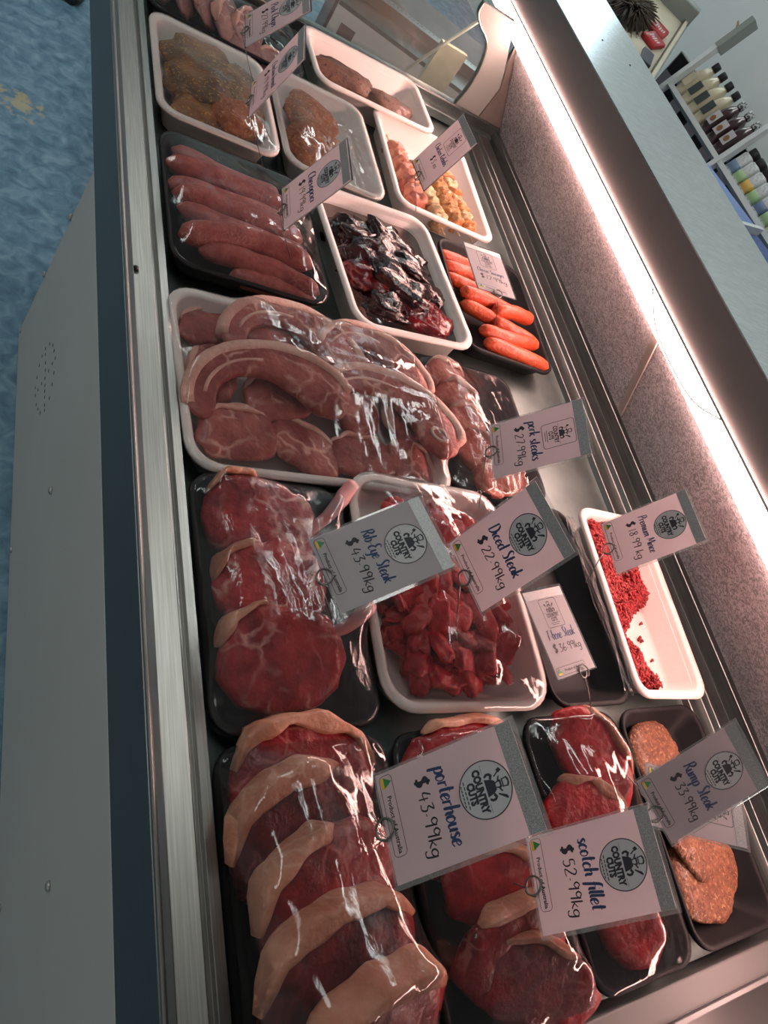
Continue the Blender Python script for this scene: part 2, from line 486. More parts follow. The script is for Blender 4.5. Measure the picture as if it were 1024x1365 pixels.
# floor: blue marbled vinyl
def vinyl():
    m = bpy.data.materials.new('blue_vinyl')
    n, l = nodes_of(m)
    b = n['Principled BSDF']
    tc = n.new('ShaderNodeTexCoord')
    n1 = n.new('ShaderNodeTexNoise'); n1.inputs['Scale'].default_value = 26; n1.inputs['Detail'].default_value = 7; n1.inputs['Distortion'].default_value = 0.8
    l.new(tc.outputs['Object'], n1.inputs['Vector'])
    r = n.new('ShaderNodeValToRGB')
    r.color_ramp.elements[0].position = 0.28; r.color_ramp.elements[0].color = (0.055, 0.135, 0.21, 1)
    r.color_ramp.elements[1].position = 0.72; r.color_ramp.elements[1].color = (0.23, 0.37, 0.47, 1)
    e = r.color_ramp.elements.new(0.5); e.color = (0.12, 0.24, 0.34, 1)
    l.new(n1.outputs['Fac'], r.inputs['Fac'])
    # worn yellow scuff near the counter end
    ge = n.new('ShaderNodeMapping'); ge.inputs['Location'].default_value = (-0.155, -1.95, 0); ge.vector_type = 'POINT'
    l.new(tc.outputs['Object'], ge.inputs['Vector'])
    ln = n.new('ShaderNodeVectorMath'); ln.operation = 'LENGTH'
    l.new(ge.outputs[0], ln.inputs[0])
    n2 = n.new('ShaderNodeTexNoise'); n2.inputs['Scale'].default_value = 40; n2.inputs['Detail'].default_value = 3
    l.new(tc.outputs['Object'], n2.inputs['Vector'])
    ma = n.new('ShaderNodeMath'); ma.operation = 'MULTIPLY_ADD'; ma.inputs[1].default_value = 0.22; ma.inputs[2].default_value = -0.06
    l.new(n2.outputs['Fac'], ma.inputs[0])
    lt = n.new('ShaderNodeMath'); lt.operation = 'SUBTRACT'
    l.new(ma.outputs[0], lt.inputs[0]); l.new(ln.outputs['Value'], lt.inputs[1])
    r2 = n.new('ShaderNodeValToRGB'); r2.color_ramp.elements[0].position = 0.0; r2.color_ramp.elements[0].color = (0, 0, 0, 1)
    r2.color_ramp.elements[1].position = 0.03; r2.color_ramp.elements[1].color = (0.8, 0.8, 0.8, 1)
    l.new(lt.outputs[0], r2.inputs['Fac'])
    mx = n.new('ShaderNodeMixRGB'); mx.inputs['Color2'].default_value = (0.46, 0.39, 0.20, 1)
    l.new(r2.outputs[0], mx.inputs['Fac']); l.new(r.outputs[0], mx.inputs['Color1'])
    l.new(mx.outputs[0], b.inputs['Base Color'])
    b.inputs['Roughness'].default_value = 0.42
    return m
M['vinyl'] = vinyl()
M['wall'] = mat('wall_paint', (0.80, 0.83, 0.82), 0.7, c2=(0.77, 0.80, 0.80), scale=3)
M['ceiling'] = mat('ceiling_paint', (0.55, 0.57, 0.56), 0.8)
M['lamp'] = mat('lamp', (0.9, 0.9, 0.9), 0.5, emission=(0.95, 1.0, 0.95), estr=CEILING_STRENGTH)
M['shop_lamp'] = mat('shop_lamp', (0.9, 0.9, 0.9), 0.5, emission=(0.95, 1.0, 0.97), estr=CEILING_STRENGTH * 1.7)
M['daylight'] = mat('daylight', (0.9, 0.9, 0.9), 0.5, emission=(0.75, 0.92, 1.0), estr=WINDOW_STRENGTH)

# ------------------------------------------------------------------ the room
tag(MB().box(-2.6, 2.6, -2.2, 5.2, -0.05, 0).build('floor', M['vinyl'], smooth=False), kind='structure')
tag(MB().box(2.6, 2.7, -2.2, 5.2, 0, 2.7).build('wall_right', M['wall'], smooth=False), kind='structure')
tag(MB().box(-2.6, 2.6, 5.2, 5.3, 0, 2.7).build('wall_far', M['wall'], smooth=False), kind='structure')
tag(MB().box(-2.6, 2.7, -2.2, 5.3, 2.7, 2.75).build('ceiling', M['ceiling'], smooth=False), kind='structure')
for i, (x, y) in enumerate(((-0.55, 0.9), (-0.55, 2.9), (2.0, 1.5), (2.0, 3.6))):
    t = thing('ceiling_light', 'long fluorescent ceiling light, %s of four over the shop' % ORD[i], 'lamp', (x, y, 2.7), group='ceiling lights')
    MB().box(-0.10, 0.10, -0.65, 0.65, -0.035, 0.0).build('housing', M['wall'], t, smooth=False)
    MB().box(-0.085, 0.085, -0.63, 0.63, -0.05, -0.035).build('diffuser', M['lamp'] if x < 1 else M['shop_lamp'], t, smooth=False)
w = thing('window_1', None, None, (2.595, 4.0, 1.75), kind='structure')
MB().box(-0.03, 0.0, -0.72, 0.72, -0.52, 0.62).build('window_frame', M['wall'], w, smooth=False)
MB().box(-0.04, -0.03, -0.67, 0.67, -0.47, 0.57).build('pane', M['daylight'], w, smooth=False)

# ------------------------------------------------------------------ the display counter
YN, YF = -0.146, 1.40           # near and far end of the display well
X0, XG = 0.222, 1.005           # inner lip of the staff side, foot of the glass
XP = 0.174                      # staff side panel
counter = thing('display_counter', 'steel refrigerated meat counter with white panel and lit glass front', 'display counter', (0.6, 0.6, 0))
counter.location = (0, 0, 0)
panel = MB().prism([(-0.6, zd(1.285)), (1.165, zd(1.285)), (0.923, zd(0.667)), (-0.6, zd(0.667))], 'x', XP, XP + 0.02).build('front_panel', M['white_panel'], counter, bevel=0.0015)
for (y, z) in ((0.5616, -0.9232), (0.0639, -0.9116), (0.6374, -1.262), (0.0703, -1.2377), (0.9760, -0.8003), (1.0560, -1.0038), (1.1420, -1.255)):
    rings = [[(XP - h, y + r * math.cos(2 * math.pi * k / 12), ZC + z + r * math.sin(2 * math.pi * k / 12)) for k in range(12)] for h, r in ((0, 0.0058), (0.0028, 0.0052), (0.0042, 0.0032))]
    MB().loft(rings).build('screw', M['screw'], panel)
for (y, z) in ((0.8511, -0.9516), (0.8283, -0.9274), (0.8715, -0.9877), (0.8086, -0.9171), (0.8774, -1.0146), (0.8583, -0.9868), (0.7871, -0.9086), (0.7935, -0.9295), (0.8395, -0.9856), (0.8762, -1.0387), (0.824, -0.9857), (0.8007, -0.957), (0.7649, -0.9165), (0.8655, -1.0581), (0.8087, -0.9863), (0.8187, -1.0141), (0.7931, -0.9852), (0.7526, -0.9292), (0.853, -1.0707), (0.8289, -1.0448), (0.7819, -0.9856), (0.8352, -1.0689), (0.7695, -0.9847), (0.7408, -0.9484), (0.8082, -1.0587), (0.7543, -0.9853), (0.7875, -1.0427), (0.7441, -0.9857), (0.7654, -1.0219)):
    rings = [[(XP - 0.0003 * (1 - q) + 0.004 * q, y + 0.0031 * math.cos(2 * math.pi * k / 10), ZC + z + 0.0031 * math.sin(2 * math.pi * k / 10)) for k in range(10)] for q in (0, 1)]
    MB().loft(rings).build('vent_hole', M['black'], panel)

YA, YB = -0.75, 2.05            # run of the long profiles


def profile(pts, ya, yb):
    """closed (x, drop) polygon extruded along the counter"""
    return MB().prism([(x, zd(d)) for x, d in pts], 'y', ya, yb)

profile([(XP, 0.667), (XP, 0.561), (XP + 0.012, 0.561), (XP + 0.012, 0.667)], YA, YB).build('rim_face', M['rim_dark'], counter, bevel=0.001)
rim = profile([(XP + 0.001, 0.566), (XP + 0.001, 0.5605), (0.1755, 0.558), (0.1775, 0.558), (0.184, 0.566), (0.1865, 0.5655), (0.206, 0.5585), (0.2075, 0.5625), (0.2115, 0.5635), (0.213, 0.5585), (0.2225, 0.5600), (0.2225, 0.604), (0.2185, 0.604), (0.2185, 0.5665)], YA, YB).build('rim_ledge', M['rim_steel'], counter, bevel=0.0004, seg=1)
for (x, y, d) in ((0.1885, 0.638, 0.5635), (0.1885, 1.365, 0.5635), (0.1885, -0.35, 0.5635)):
    rings = [[(x + r * math.cos(2 * math.pi * k / 10), y + r * math.sin(2 * math.pi * k / 10), zd(d) + h) for k in range(10)] for h, r in ((-0.002, 0.0032), (0.0025, 0.003), (0.004, 0.0015))]
    MB().loft(rings).build('bolt', M['black'], rim)
MB().box(X0, XG, YN, YF, zd(0.606), zd(0.600)).build('deck', M['deck_steel'], counter, smooth=False)
MB().box(XP + 0.02, XG + 0.06, YN - 0.03, 0.92, 0.02, zd(0.612)).build('body', M['white_panel'], counter, smooth=False)
MB().box(0.40, XG + 0.06, 0.92, YF, 0.02, zd(0.612)).build('body', M['white_panel'], counter, smooth=False)
# channel at the foot of the glass
profile([(0.930, 0.5995), (0.934, 0.592), (0.962, 0.5905), (0.966, 0.582), (0.992, 0.580), (0.995, 0.588), (1.004, 0.588), (1.007, 0.567), (1.035, 0.565), (1.035, 0.606), (0.930, 0.606)], YN, YF).build('rear_channel', M['channel_steel'], counter, bevel=0.0006, seg=1)
# leaning damp glass between channel and canopy
GX0, GD0, GX1, GD1 = 1.020, 0.568, 0.922, 0.400
profile([(GX0, GD0), (GX1, GD1), (GX1 + 0.006, GD1), (GX0 + 0.006, GD0)], YN - 0.02, YF - 0.004).build('damp_glass', M['wet_glass'], counter, smooth=False)
# strip-shaped reflection on the glass, built as a thin solid beige strip
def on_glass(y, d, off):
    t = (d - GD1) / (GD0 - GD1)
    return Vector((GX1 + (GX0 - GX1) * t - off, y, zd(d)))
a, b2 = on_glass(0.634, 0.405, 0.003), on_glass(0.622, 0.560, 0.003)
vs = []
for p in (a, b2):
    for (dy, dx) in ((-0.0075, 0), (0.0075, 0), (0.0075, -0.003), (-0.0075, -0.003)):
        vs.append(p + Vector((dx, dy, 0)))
MB().loft([vs[:4], vs[4:]]).build('glass_reflection', mat('reflection_beige', (0.40, 0.35, 0.31), 0.5, c2=(0.34, 0.30, 0.27), scale=30), counter, smooth=False)
# canopy: service shelf with the light strip under its edge
XC = 0.920
canopy = MB().box(XC, 1.19, -0.75, 2.6, zd(0.3715), zd(0.3005)).build('canopy', M['canopy_face'], counter, smooth=False)
MB().box(XC - 0.0015, 1.192, -0.75, 2.6, zd(0.3005), zd(0.2985)).build('service_shelf', M['canopy_top'], canopy, smooth=False)
for (x, y) in ((1.030, 1.33), (1.098, 1.30)):
    rings = [[(x + r * math.cos(2 * math.pi * k / 8), y + r * math.sin(2 * math.pi * k / 8), zd(0.2985) + h) for k in range(8)] for h, r in ((-0.0005, 0.0022), (0.001, 0.0018))]
    MB().loft(rings).build('rivet', M['black'], canopy)
# half round light diffuser
ring = [(XC + 0.012, 0.3735), (XC, 0.3735)] + [(XC - 0.006, 0.3745), (XC - 0.007, 0.3755), (XC - 0.007, 0.4035), (XC - 0.006, 0.4045)] + [(XC, 0.4055), (XC + 0.012, 0.4055)]
led = profile(ring, -0.70, 1.66).build('light_strip', M['led'], counter, smooth=False)
MB().box(XC, XC + 0.05, -0.72, 1.68, zd(0.398), zd(0.3715)).build('light_housing', M['canopy_face'], counter, smooth=False)
MB().tube([(XC - 0.006, -0.70, zd(0.3722)), (XC - 0.006, 1.66, zd(0.3722))], 0.0018, 6).build('edge_bead', M['rim_steel'], counter)
MB().tube(catmull([(XC - 0.011, 0.70, zd(0.374)), (XC - 0.014, 0.64, zd(0.394)), (XC - 0.015, 0.57, zd(0.398)), (XC - 0.013, 0.50, zd(0.393)), (XC - 0.008, 0.455, zd(0.373))]), 0.0012, 6).build('cable', M['grey_trim'], counter)
MB().box(1.07, 1.19, -0.75, 1.43, 0.02, zd(0.62)).build('customer_panel', M['rim_dark'], counter, smooth=False)
MB().box(1.03, 1.19, YN - 0.02, YF + 0.02, zd(0.62), zd(0.575)).build('bumper_rail', M['rim_dark'], counter, smooth=False)
# outer customer glass
profile([(1.186, 0.575), (1.186, 0.372), (1.190, 0.372), (1.190, 0.575)], YN - 0.02, YF).build('customer_glass', M['glass'], counter, smooth=False)
# far end frame and its glass
MB().box(XP + 0.012, 1.035, YF - 0.004, YF + 0.022, zd(0.606), zd(0.5585)).build('end_frame', M['channel_steel'], counter, bevel=0.003)
MB().box(X0, 1.0, YF - 0.020, YF - 0.004, zd(0.595), zd(0.578)).build('end_ledge', M['deck_steel'], counter, bevel=0.002)
curve = [(0.812, 0.374), (0.814, 0.394), (0.831, 0.41), (0.855, 0.422), (0.87, 0.436), (0.883, 0.468), (0.889, 0.514), (0.885, 0.559)]
cv = [(p.x, p.y) for p in catmull([(x, d, 0) for x, d in curve], 5)]
MB().prism([(0.20, zd(0.559)), (0.20, zd(0.45)), (0.30, zd(0.374))] + [(x, zd(d)) for x, d in cv], 'y', YF + 0.004, YF + 0.009).build('end_glass', M['glass'], counter, smooth=False)
inner = [(0.952, 0.559), (0.955, 0.489), (0.938, 0.454), (0.912, 0.41), (0.895, 0.374)]
MB().prism([(x, zd(d)) for x, d in cv + inner], 'y', YF + 0.002, YF + 0.014).build('end_cheek', M['grey_trim'], counter, bevel=0.002)
MB().prism([(x, zd(d)) for x, d in ((0.953, 0.559), (0.956, 0.489), (0.939, 0.454), (0.926, 0.40), (0.94, 0.40), (1.03, 0.559))], 'y', YF + 0.001, YF + 0.008).build('end_plate', M['brown_plate'], counter, smooth=False)
MB().tube([(x, YF + 0.001, zd(d)) for x, d in cv], 0.0022, 6).build('cheek_bead', M['channel_steel'], counter)
cp = [(1.030, 0.560), (0.932, 0.404)]
MB().loft([[(x + dx, YF - 0.004 + dy, zd(d)) for dx, dy in ((-0.007, -0.004), (0.007, -0.004), (0.007, 0.006), (-0.007, 0.006))] for x, d in cp]).build('corner_post', M['channel_steel'], counter, smooth=False)
# near end ledge and cheek
MB().box(XP + 0.012, 1.035, -0.176, YN - 0.001, zd(0.606), zd(0.562)).build('end_frame', mat('end_grey', (0.075, 0.078, 0.076), 0.5), counter, bevel=0.002)
MB().box(XP + 0.012, 1.035, -0.1795, -0.1745, zd(0.60), zd(0.557)).build('end_bead', M['canopy_face'], counter, bevel=0.001)
MB().box(XP + 0.012, 1.035, -0.60, -0.180, zd(0.63), zd(0.60)).build('end_shelf', mat('end_dark', (0.05, 0.052, 0.052), 0.35), counter, smooth=False)


# ------------------------------------------------------------------ trays
DECK = zd(0.600)
CONTENTS = {}


def tray(key, name, label, x0, x1, y0, y1, h, material, rz=0.0, r=0.03, wall=0.022, lip=None, group=None, base=0.0):
    if lip is None: lip = 0.0105 if 'foam' in name else 0.006
    cx, cy = (x0 + x1) / 2, (y0 + y1) / 2
    w, l = x1 - x0, y1 - y0
    t = thing(name, label, 'tray', (cx, cy, DECK + base), (0, 0, math.radians(rz)), group)
    sl = wall
    rings = []
    spec = [(-2 * sl, 0.0005, 0), (-2 * sl + 0.006, 0.0, 0.003), (-2 * lip - 0.006, h - 0.008, 0), (-0.002, h - 0.006, 0), (0, h - 0.003, 0), (-0.001, h, 0),
            (-2 * lip + 0.002, h, 0), (-2 * lip - 0.002, h - 0.003, 0), (-2 * sl - 0.002, 0.010, 0), (-2 * sl - 0.014, 0.0048, 0), (-2 * sl - 0.06, 0.004, 0)]
    spec[1] = (-2 * sl + 0.004, 0.002, 0)
    for d, z, _ in spec:
        rings.append(rrect(w + d, l + d, r + d * 0.35 if r + d * 0.35 > 0.006 else 0.006, z))
    MB().loft(rings).build('tray_body', material, t)
    CONTENTS[key] = dict(root=t, objs=[], w=w, l=l, h=h, r=r, cx=cx, cy=cy, rz=math.radians(rz), base=DECK + base)
    return t


def put(key, o):
    CONTENTS[key]['objs'].append(o)
    return o


def all_meshes(o):
    out = [o] if o.type == 'MESH' else []
    for c in o.children: out += all_meshes(c)
    return out


def film(key, material='film', n=44, wr=0.0012, seed=1, sag=0.0, skirt=0.016, lift=0.0015, inset=0.001):
    """cling film pulled taut over the contents: a membrane resting on whatever sticks up"""
    T = CONTENTS[key]
    bpy.context.view_layer.update()
    verts = []; polys = []
    for o in T['objs']:
        for m in all_meshes(o):
            k = len(verts); mw = m.matrix_world
            verts += [mw @ v.co for v in m.data.vertices]
            polys += [tuple(i + k for i in p.vertices) for p in m.data.polygons]
    bvh = BVHTree.FromPolygons(verts, polys) if verts else None
    root = T['root']; mw = root.matrix_world
    w, l, h = T['w'] - inset, T['l'] - inset, T['h']
    xs = np.linspace(-w / 2, w / 2, n); ys = np.linspace(-l / 2, l / 2, n)
    ob = np.full((n, n), -1.0)
    for i, x in enumerate(xs):
        for j, y in enumerate(ys):
            if bvh is None: continue
            p = mw @ Vector((x, y, 0.4))
            hit = bvh.ray_cast(p, Vector((0, 0, -1)))
            if hit[0] is not None: ob[i, j] = hit[0].z - mw.translation.z + lift
    H = np.maximum(ob, h + 0.0012)
    H[0, :] = H[-1, :] = H[:, 0] = H[:, -1] = h + 0.0012
    ob[0, :] = ob[-1, :] = ob[:, 0] = ob[:, -1] = -1
    for it in range(700):
        A = H.copy()
        A[1:-1, 1:-1] = 0.25 * (H[:-2, 1:-1] + H[2:, 1:-1] + H[1:-1, :-2] + H[1:-1, 2:]) - sag
        H = np.maximum(A, ob)
        H[0, :] = H[-1, :] = H[:, 0] = H[:, -1] = h + 0.0012
    vs = []; fs = []
    rr = T['r']
    for i, x in enumerate(xs):
        for j, y in enumerate(ys):
            q = Vector((x, y, 0))
            e = min(1.0, 5 * min(i, j, n - 1 - i, n - 1 - j) / n)
            a = noise.noise(Vector((x * 55 + seed * 7, y * 12 + seed, seed)))
            b = noise.noise(Vector((x * 14 + seed * 3, y * 60 - seed, seed * 2)))
            z = H[i, j] + wr * e * ((1 - abs(a) * 2.2) * 0.6 + (1 - abs(b) * 2.2) * 0.5)
            # square grid pulled to the rounded outline of the tray
            u, v = x / (w / 2), y / (l / 2)
            xx, yy = x, y
            ax, ay = abs(x) - (w / 2 - rr), abs(y) - (l / 2 - rr)
            if ax > 0 and ay > 0:
                d = math.hypot(ax, ay); m_ = max(ax, ay)
                k = m_ / d
                xx = math.copysign((w / 2 - rr) + ax * k, x); yy = math.copysign((l / 2 - rr) + ay * k, y)
            vs.append((xx, yy, z))
    for i in range(n - 1):
        for j in range(n - 1):
            fs.append((i * n + j, (i + 1) * n + j, (i + 1) * n + j + 1, i * n + j + 1))
    # skirt folded down over the rim
    border = [(i, 0) for i in range(n)] + [(n - 1, j) for j in range(1, n)] + [(i, n - 1) for i in range(n - 2, -1, -1)] + [(0, j) for j in range(n - 2, 0, -1)]
    k0 = len(vs)
    for (i, j) in border:
        p = vs[i * n + j]
        vs.append((p[0] * 1.006, p[1] * 1.006, h - 0.006))
    for (i, j) in border:
        p = vs[i * n + j]
        s = 0.9 + 0.02 * noise.noise(Vector(p) * 60)
        vs.append((p[0] * (1 - 0.012) , p[1] * (1 - 0.012), h - skirt))
    nb = len(border)
    for k in range(nb):
        i, j = border[k]; i2, j2 = border[(k + 1) % nb]
        fs.append((i * n + j, i2 * n + j2, k0 + (k + 1) % nb, k0 + k))
        fs.append((k0 + k, k0 + (k + 1) % nb, k0 + nb + (k + 1) % nb, k0 + nb + k))
    MB().add(vs, fs).build('cling_film', M[material], root)


# ------------------------------------------------------------------ meat builders
def steak(label, cat, loc, rot, L, W, T, seed, lean, fat=None, fat_w=0.008, fat_span=(0.05, 0.95), prof=None, group=None, name='beef_steak', bend=0.0, tail=0.0):
    """slab of meat, long axis x, fat strip on the +y side"""
    rnd = random.Random(seed)
    N = 34
    root = thing(name, label, cat, loc, rot, group)
    ts = [i / (N - 1) for i in range(N)]
    prof = prof or ((0, .12, .35, .65, .88, 1), (.12, .72, 1.0, .95, .68, .1), (.1, .66, .85, .95, .75, .1))
    path = []; wl = []; wr = []; h = []
    for t in ts:
        x = (t - 0.5) * L
        path.append((x, bend * ((t - 0.5) ** 2) * L * 4 * 0.25, 0))
        j = 1 + 0.10 * noise.noise(Vector((t * 4, seed, 0)))
        wl.append(interp(t, prof[0], prof[1]) * W / 2 * j)
        wr.append(interp(t, prof[0], prof[2]) * W / 2 * (1 + 0.10 * noise.noise(Vector((t * 4, seed, 9)))))
        e = min(1, 6 * min(t, 1 - t) + 0.25)
        h.append(T / 2 * e * (1 - tail * max(0, t - 0.5)))
    sweep(path, wl, wr, h, h, 3.2, 30, (0.0034, 30, seed)).build('lean', lean, root)
    if fat is not None:
        n2 = 18; fp = []; fw = []; fh = []
        a, b = fat_span
        for i in range(n2):
            t = a + (b - a) * i / (n2 - 1)
            x = (t - 0.5) * L
            k = int(t * (N - 1)); k = min(k, N - 2); f = t * (N - 1) - k
            y = (wl[k] * (1 - f) + wl[k + 1] * f) + bend * ((t - 0.5) ** 2) * L
            e = min(1, 5 * min(i, n2 - 1 - i) / n2 + 0.3)
            fp.append((x, y + fat_w * 0.15, 0)); fw.append(fat_w * e * max(0.3, 0.9 + 0.75 * noise.noise(Vector((t * 4.5, seed, 3))))); fh.append(T / 2 * 1.06 * e)
        sweep(fp, fw, fw, fh, fh, 4.0, 20, (0.0020, 45, seed + 1)).build('fat_rim', fat, root)
    return root


def sausage(label, loc, rz, L, r, seed, material, bend=0.02, group=None, name='sausage', tilt=0.0):
    N = 20; path = []; rad = []
    rnd = random.Random(seed)
    for i in range(N):
        t = i / (N - 1)
        s = t * 2 - 1
        path.append((s * L / 2, bend * (1 - s * s) - bend * 0.5 + 0.003 * noise.noise(Vector((t * 3, seed, 1))), 0.002 * noise.noise(Vector((t * 3, seed, 7)))))
        e = max(0.16, (1 - abs(s) ** 7) ** 0.5)
        if abs(s) > 0.985: e = 0.14
        rad.append(r * e * (1 + 0.08 * noise.noise(Vector((t * 6, seed, 4)))))
    m = sweep(path, rad, rad, rad, rad, 2.0, 14, (0.0006, 60, seed)).build(name, material)
    m.location = loc; m.rotation_euler = (0, tilt, rz)
    return tag(m, label, 'sausage', group)


def lump(label, cat, loc, rot, size, seed, material, name, group=None, amp=0.16, sub=3, p=2.6, parent=None):
    """irregular chunk: a rounded block pushed about by noise"""
    N, K = 16, 20
    sx, sy, sz = size
    rings = []
    for i in range(N):
        th = math.pi * (i + 0.35) / (N - 0.3)
        ring = []
        for k in range(K):
            ph = 2 * math.pi * k / K
            d = Vector((math.sin(th) * math.cos(ph), math.sin(th) * math.sin(ph), math.cos(th)))
            s = (abs(d.x) ** p + abs(d.y) ** p + abs(d.z) ** p) ** (-1 / p)
            q = d * s
            f = 1 + amp * noise.noise(q * 1.5 + Vector((seed * 5.3, seed, 0))) + amp * 0.6 * noise.noise(q * 3.7 + Vector((seed, seed * 2.1, 3)))
            q = q * f
            ring.append((q.x * sx / 2, q.y * sy / 2, q.z * sz / 2))
        rings.append(ring)
    o = MB().loft(rings).build(name, material, parent)
    o.location = loc; o.rotation_euler = rot
    if label: tag(o, label, cat, group)
    return o


def d2r(*a): return tuple(math.radians(x) for x in a)

# ================================================================== front row (nearest the camera end)
FOAM_H, PLA_H = 0.040, 0.036
# porterhouse -------------------------------------------------------
tray('porter', 'black_meat_tray', 'clear wrapped black tray of fat-capped porterhouse steaks in the near corner', 0.226, 0.394, -0.142, 0.120, PLA_H, M['black_tray'], r=0.026)
pp = ((0, .10, .3, .55, .8, 1), (.3, .82, 1.0, 1.0, .85, .3), (.2, .6, .75, .8, .6, .2))
specs = [(.312, .080, .716, 16, 2, 1.0), (.300, .040, .724, 24, -20, 1.0), (.314, -.006, .732, 22, -22, 1.04), (.308, -.062, .738, 24, -14, 1.06), (.318, -.106, .744, 42, -12, 1.04)]
for i, (x, y, z, tx, rz, s) in enumerate(specs):
    e = Euler(d2r(0, 0, -rz)).to_matrix() @ Euler(d2r(tx, 4, 0)).to_matrix()
    put('porter', steak('fat-capped porterhouse steak, %s from the far edge of its black tray' % ORD[i], 'steak', (x, y, z), e.to_euler(), 0.140 * s, 0.108, 0.030, 20 + i, M['beef_dark'] if i % 2 else M['beef'], M['fat'], (0.0085, 0.010, 0.0080, 0.009, 0.010)[i], ((0.0, 1.0), (0.0, 0.82), (0.0, 0.6), (0.0, 1.0), (0.04, 1.0))[i], pp, 'porterhouse steaks', 'porterhouse_steak'))
film('porter', 'film', seed=1, wr=0.0016)
# scotch fillet -----------------------------------------------------
tray('scotch', 'black_meat_tray', 'black tray of lean scotch fillet steaks beside the porterhouse tray', 0.400, 0.566, -0.142, 0.118, PLA_H, M['black_tray'], r=0.026)
specs = [(.478, .085, .722, 22, 6), (.486, .045, .727, 28, -10), (.476, .006, .732, 30, -6), (.488, -.035, .734, 30, -18), (.482, -.075, .734, 32, 8), (.496, -.108, .730, 34, -24)]
for i, (x, y, z, tx, rz) in enumerate(specs):
    e = Euler(d2r(0, 0, rz)).to_matrix() @ Euler(d2r(tx, -3, 0)).to_matrix()
    put('scotch', steak('lean red scotch fillet steak, %s from the far edge of its tray' % ORD[i], 'steak', (x, y, z), e.to_euler(), 0.138, 0.080, 0.022, 40 + i, M['beef'] if i % 3 else M['beef_bright'], M['fat'], 0.0040, (0.05, 0.75) if i % 2 else (0.2, 0.98), None, 'scotch fillet steaks', 'scotch_fillet_steak', bend=0.2))
film('scotch', 'film', seed=2, wr=0.0016)
# rump --------------------------------------------------------------
tray('rump', 'black_meat_tray', 'black tray of bright red rump steaks under the scotch fillet tag', 0.574, 0.728, -0.140, 0.122, PLA_H, M['black_tray'], r=0.026)
specs = [(.664, .070, .726, 16, -58, 'with a pale fat strip at the far end'), (.630, .005, .727, 14, -28, 'in the middle of its tray'), (.640, -.070, .724, 12, -66, 'at the near end of its tray')]
for i, (x, y, z, tx, rz, ex) in enumerate(specs):
    e = Euler(d2r(0, 0, rz)).to_matrix() @ Euler(d2r(tx, 0, 0)).to_matrix()
    put('rump', steak('bright red rump steak ' + ex, 'steak', (x, y, z), e.to_euler(), 0.128, 0.082, 0.024, 60 + i, M['beef_bright'], M['fat'] if i < 2 else None, 0.006, (0.1, 0.85), None, 'rump steaks', 'rump_steak'))
film('rump', 'film', seed=3, wr=0.0018)
# patties -----------------------------------------------------------
tray('patty', 'black_meat_tray', 'black tray of brown burger patties by the glass corner', 0.736, 0.898, -0.138, 0.122, PLA_H, M['black_tray'], r=0.03)
specs = [(.806, .062, .708, 0, 14, 'at the far end of its tray', .090, .094), (.815, -.020, .7185, 4, 30, 'lying on top in the middle', .106, .100), (.806, -.072, .708, 0, -10, 'at the near end, partly covered', .104, .092), (.842, -.062, .705, 0, 40, 'under the others by the tray side', .086, .080)]
for i, (x, y, z, tx, rz, ex, a, b) in enumerate(specs):
    N = 17; rings = []
    K = 56
    for q in range(N):
        v = q / (N - 1); th = math.pi * (v * 0.96 + 0.02)
        rr_ = abs(math.sin(th)) ** 0.35; zz = math.cos(th)
        ring = []
        for k in range(K):
            ph = 2 * math.pi * k / K
            c, s = math.cos(ph), math.sin(ph)
            g = (abs(c) ** 3 + abs(s) ** 3) ** (-1 / 3) * (1 + 0.07 * noise.noise(Vector((c * 2, s * 2, i * 3))))
            P = Vector((c * g * a / 2 * rr_, s * g * b / 2 * rr_, zz * 0.0075))
            P += noise.noise_vector(P * 90) * 0.0016 + noise.noise_vector(P * 260) * 0.0012
            ring.append(P)
        rings.append(ring)
    o = MB().loft(rings).build('burger_patty', M['patty'])
    o.location = (x, y, z); o.rotation_euler = d2r(tx, 0, rz)
    tag(o, 'flat brown burger patty ' + ex, 'patty', 'burger patties')
    put('patty', o)

# ================================================================== second row
# rib-eye -----------------------------------------------------------
tray('ribeye', 'black_meat_tray', 'black tray of bone-in rib-eye steaks beside the diced steak tray', 0.227, 0.398, 0.126, 0.384, PLA_H, M['black_tray'], r=0.028)


def ribeye(label, loc, rot, seed, bone_dir, bone_len, s=1.0):
    root = steak(label, 'steak', loc, rot, 0.118 * s, 0.092 * s, 0.030, seed, M['ribeye'], M['fat'], 0.0036, (0.02, 0.42), ((0, .12, .35, .65, .88, 1), (.25, .8, 1.0, .9, .6, .2), (.2, .7, .95, 1.0, .8, .25)), 'rib-eye steaks', 'rib_eye_steak')
    bx_, by_ = bone_dir
    base = Vector((0.024, -0.020 if by_ > .5 else 0.012, 0.004))
    tip = base + Vector((bx_, by_, 0.0)).normalized() * bone_len
    mid = (base + tip) / 2 + Vector((0.004, -0.006, 0.006))
    pts = catmull([base, mid, tip], 8)
    n_ = len(pts)
    rw = [0.0062 + 0.0026 * abs(2 * i / (n_ - 1) - 0.8) for i in range(n_)]
    rw[0] *= 0.6; rw[-1] *= 0.8
    sweep(pts, rw, rw, [r_ * 0.75 for r_ in rw], [r_ * 0.75 for r_ in rw], 2.3, 14, (0.0012, 60, seed)).build('rib_bone', M['rib_bone'], root)
    return root
put('ribeye', ribeye('rib-eye steak with a long grey bone at the far end of its tray', (0.302, 0.335, 0.722), d2r(8, 0, -8), 71, (0.66, 0.75), 0.118, 1.06))
put('ribeye', ribeye('rib-eye steak in the middle of its tray between two others', (0.300, 0.263, 0.727), d2r(14, 0, 14), 72, (0.9, 0.1), 0.03, 1.0))
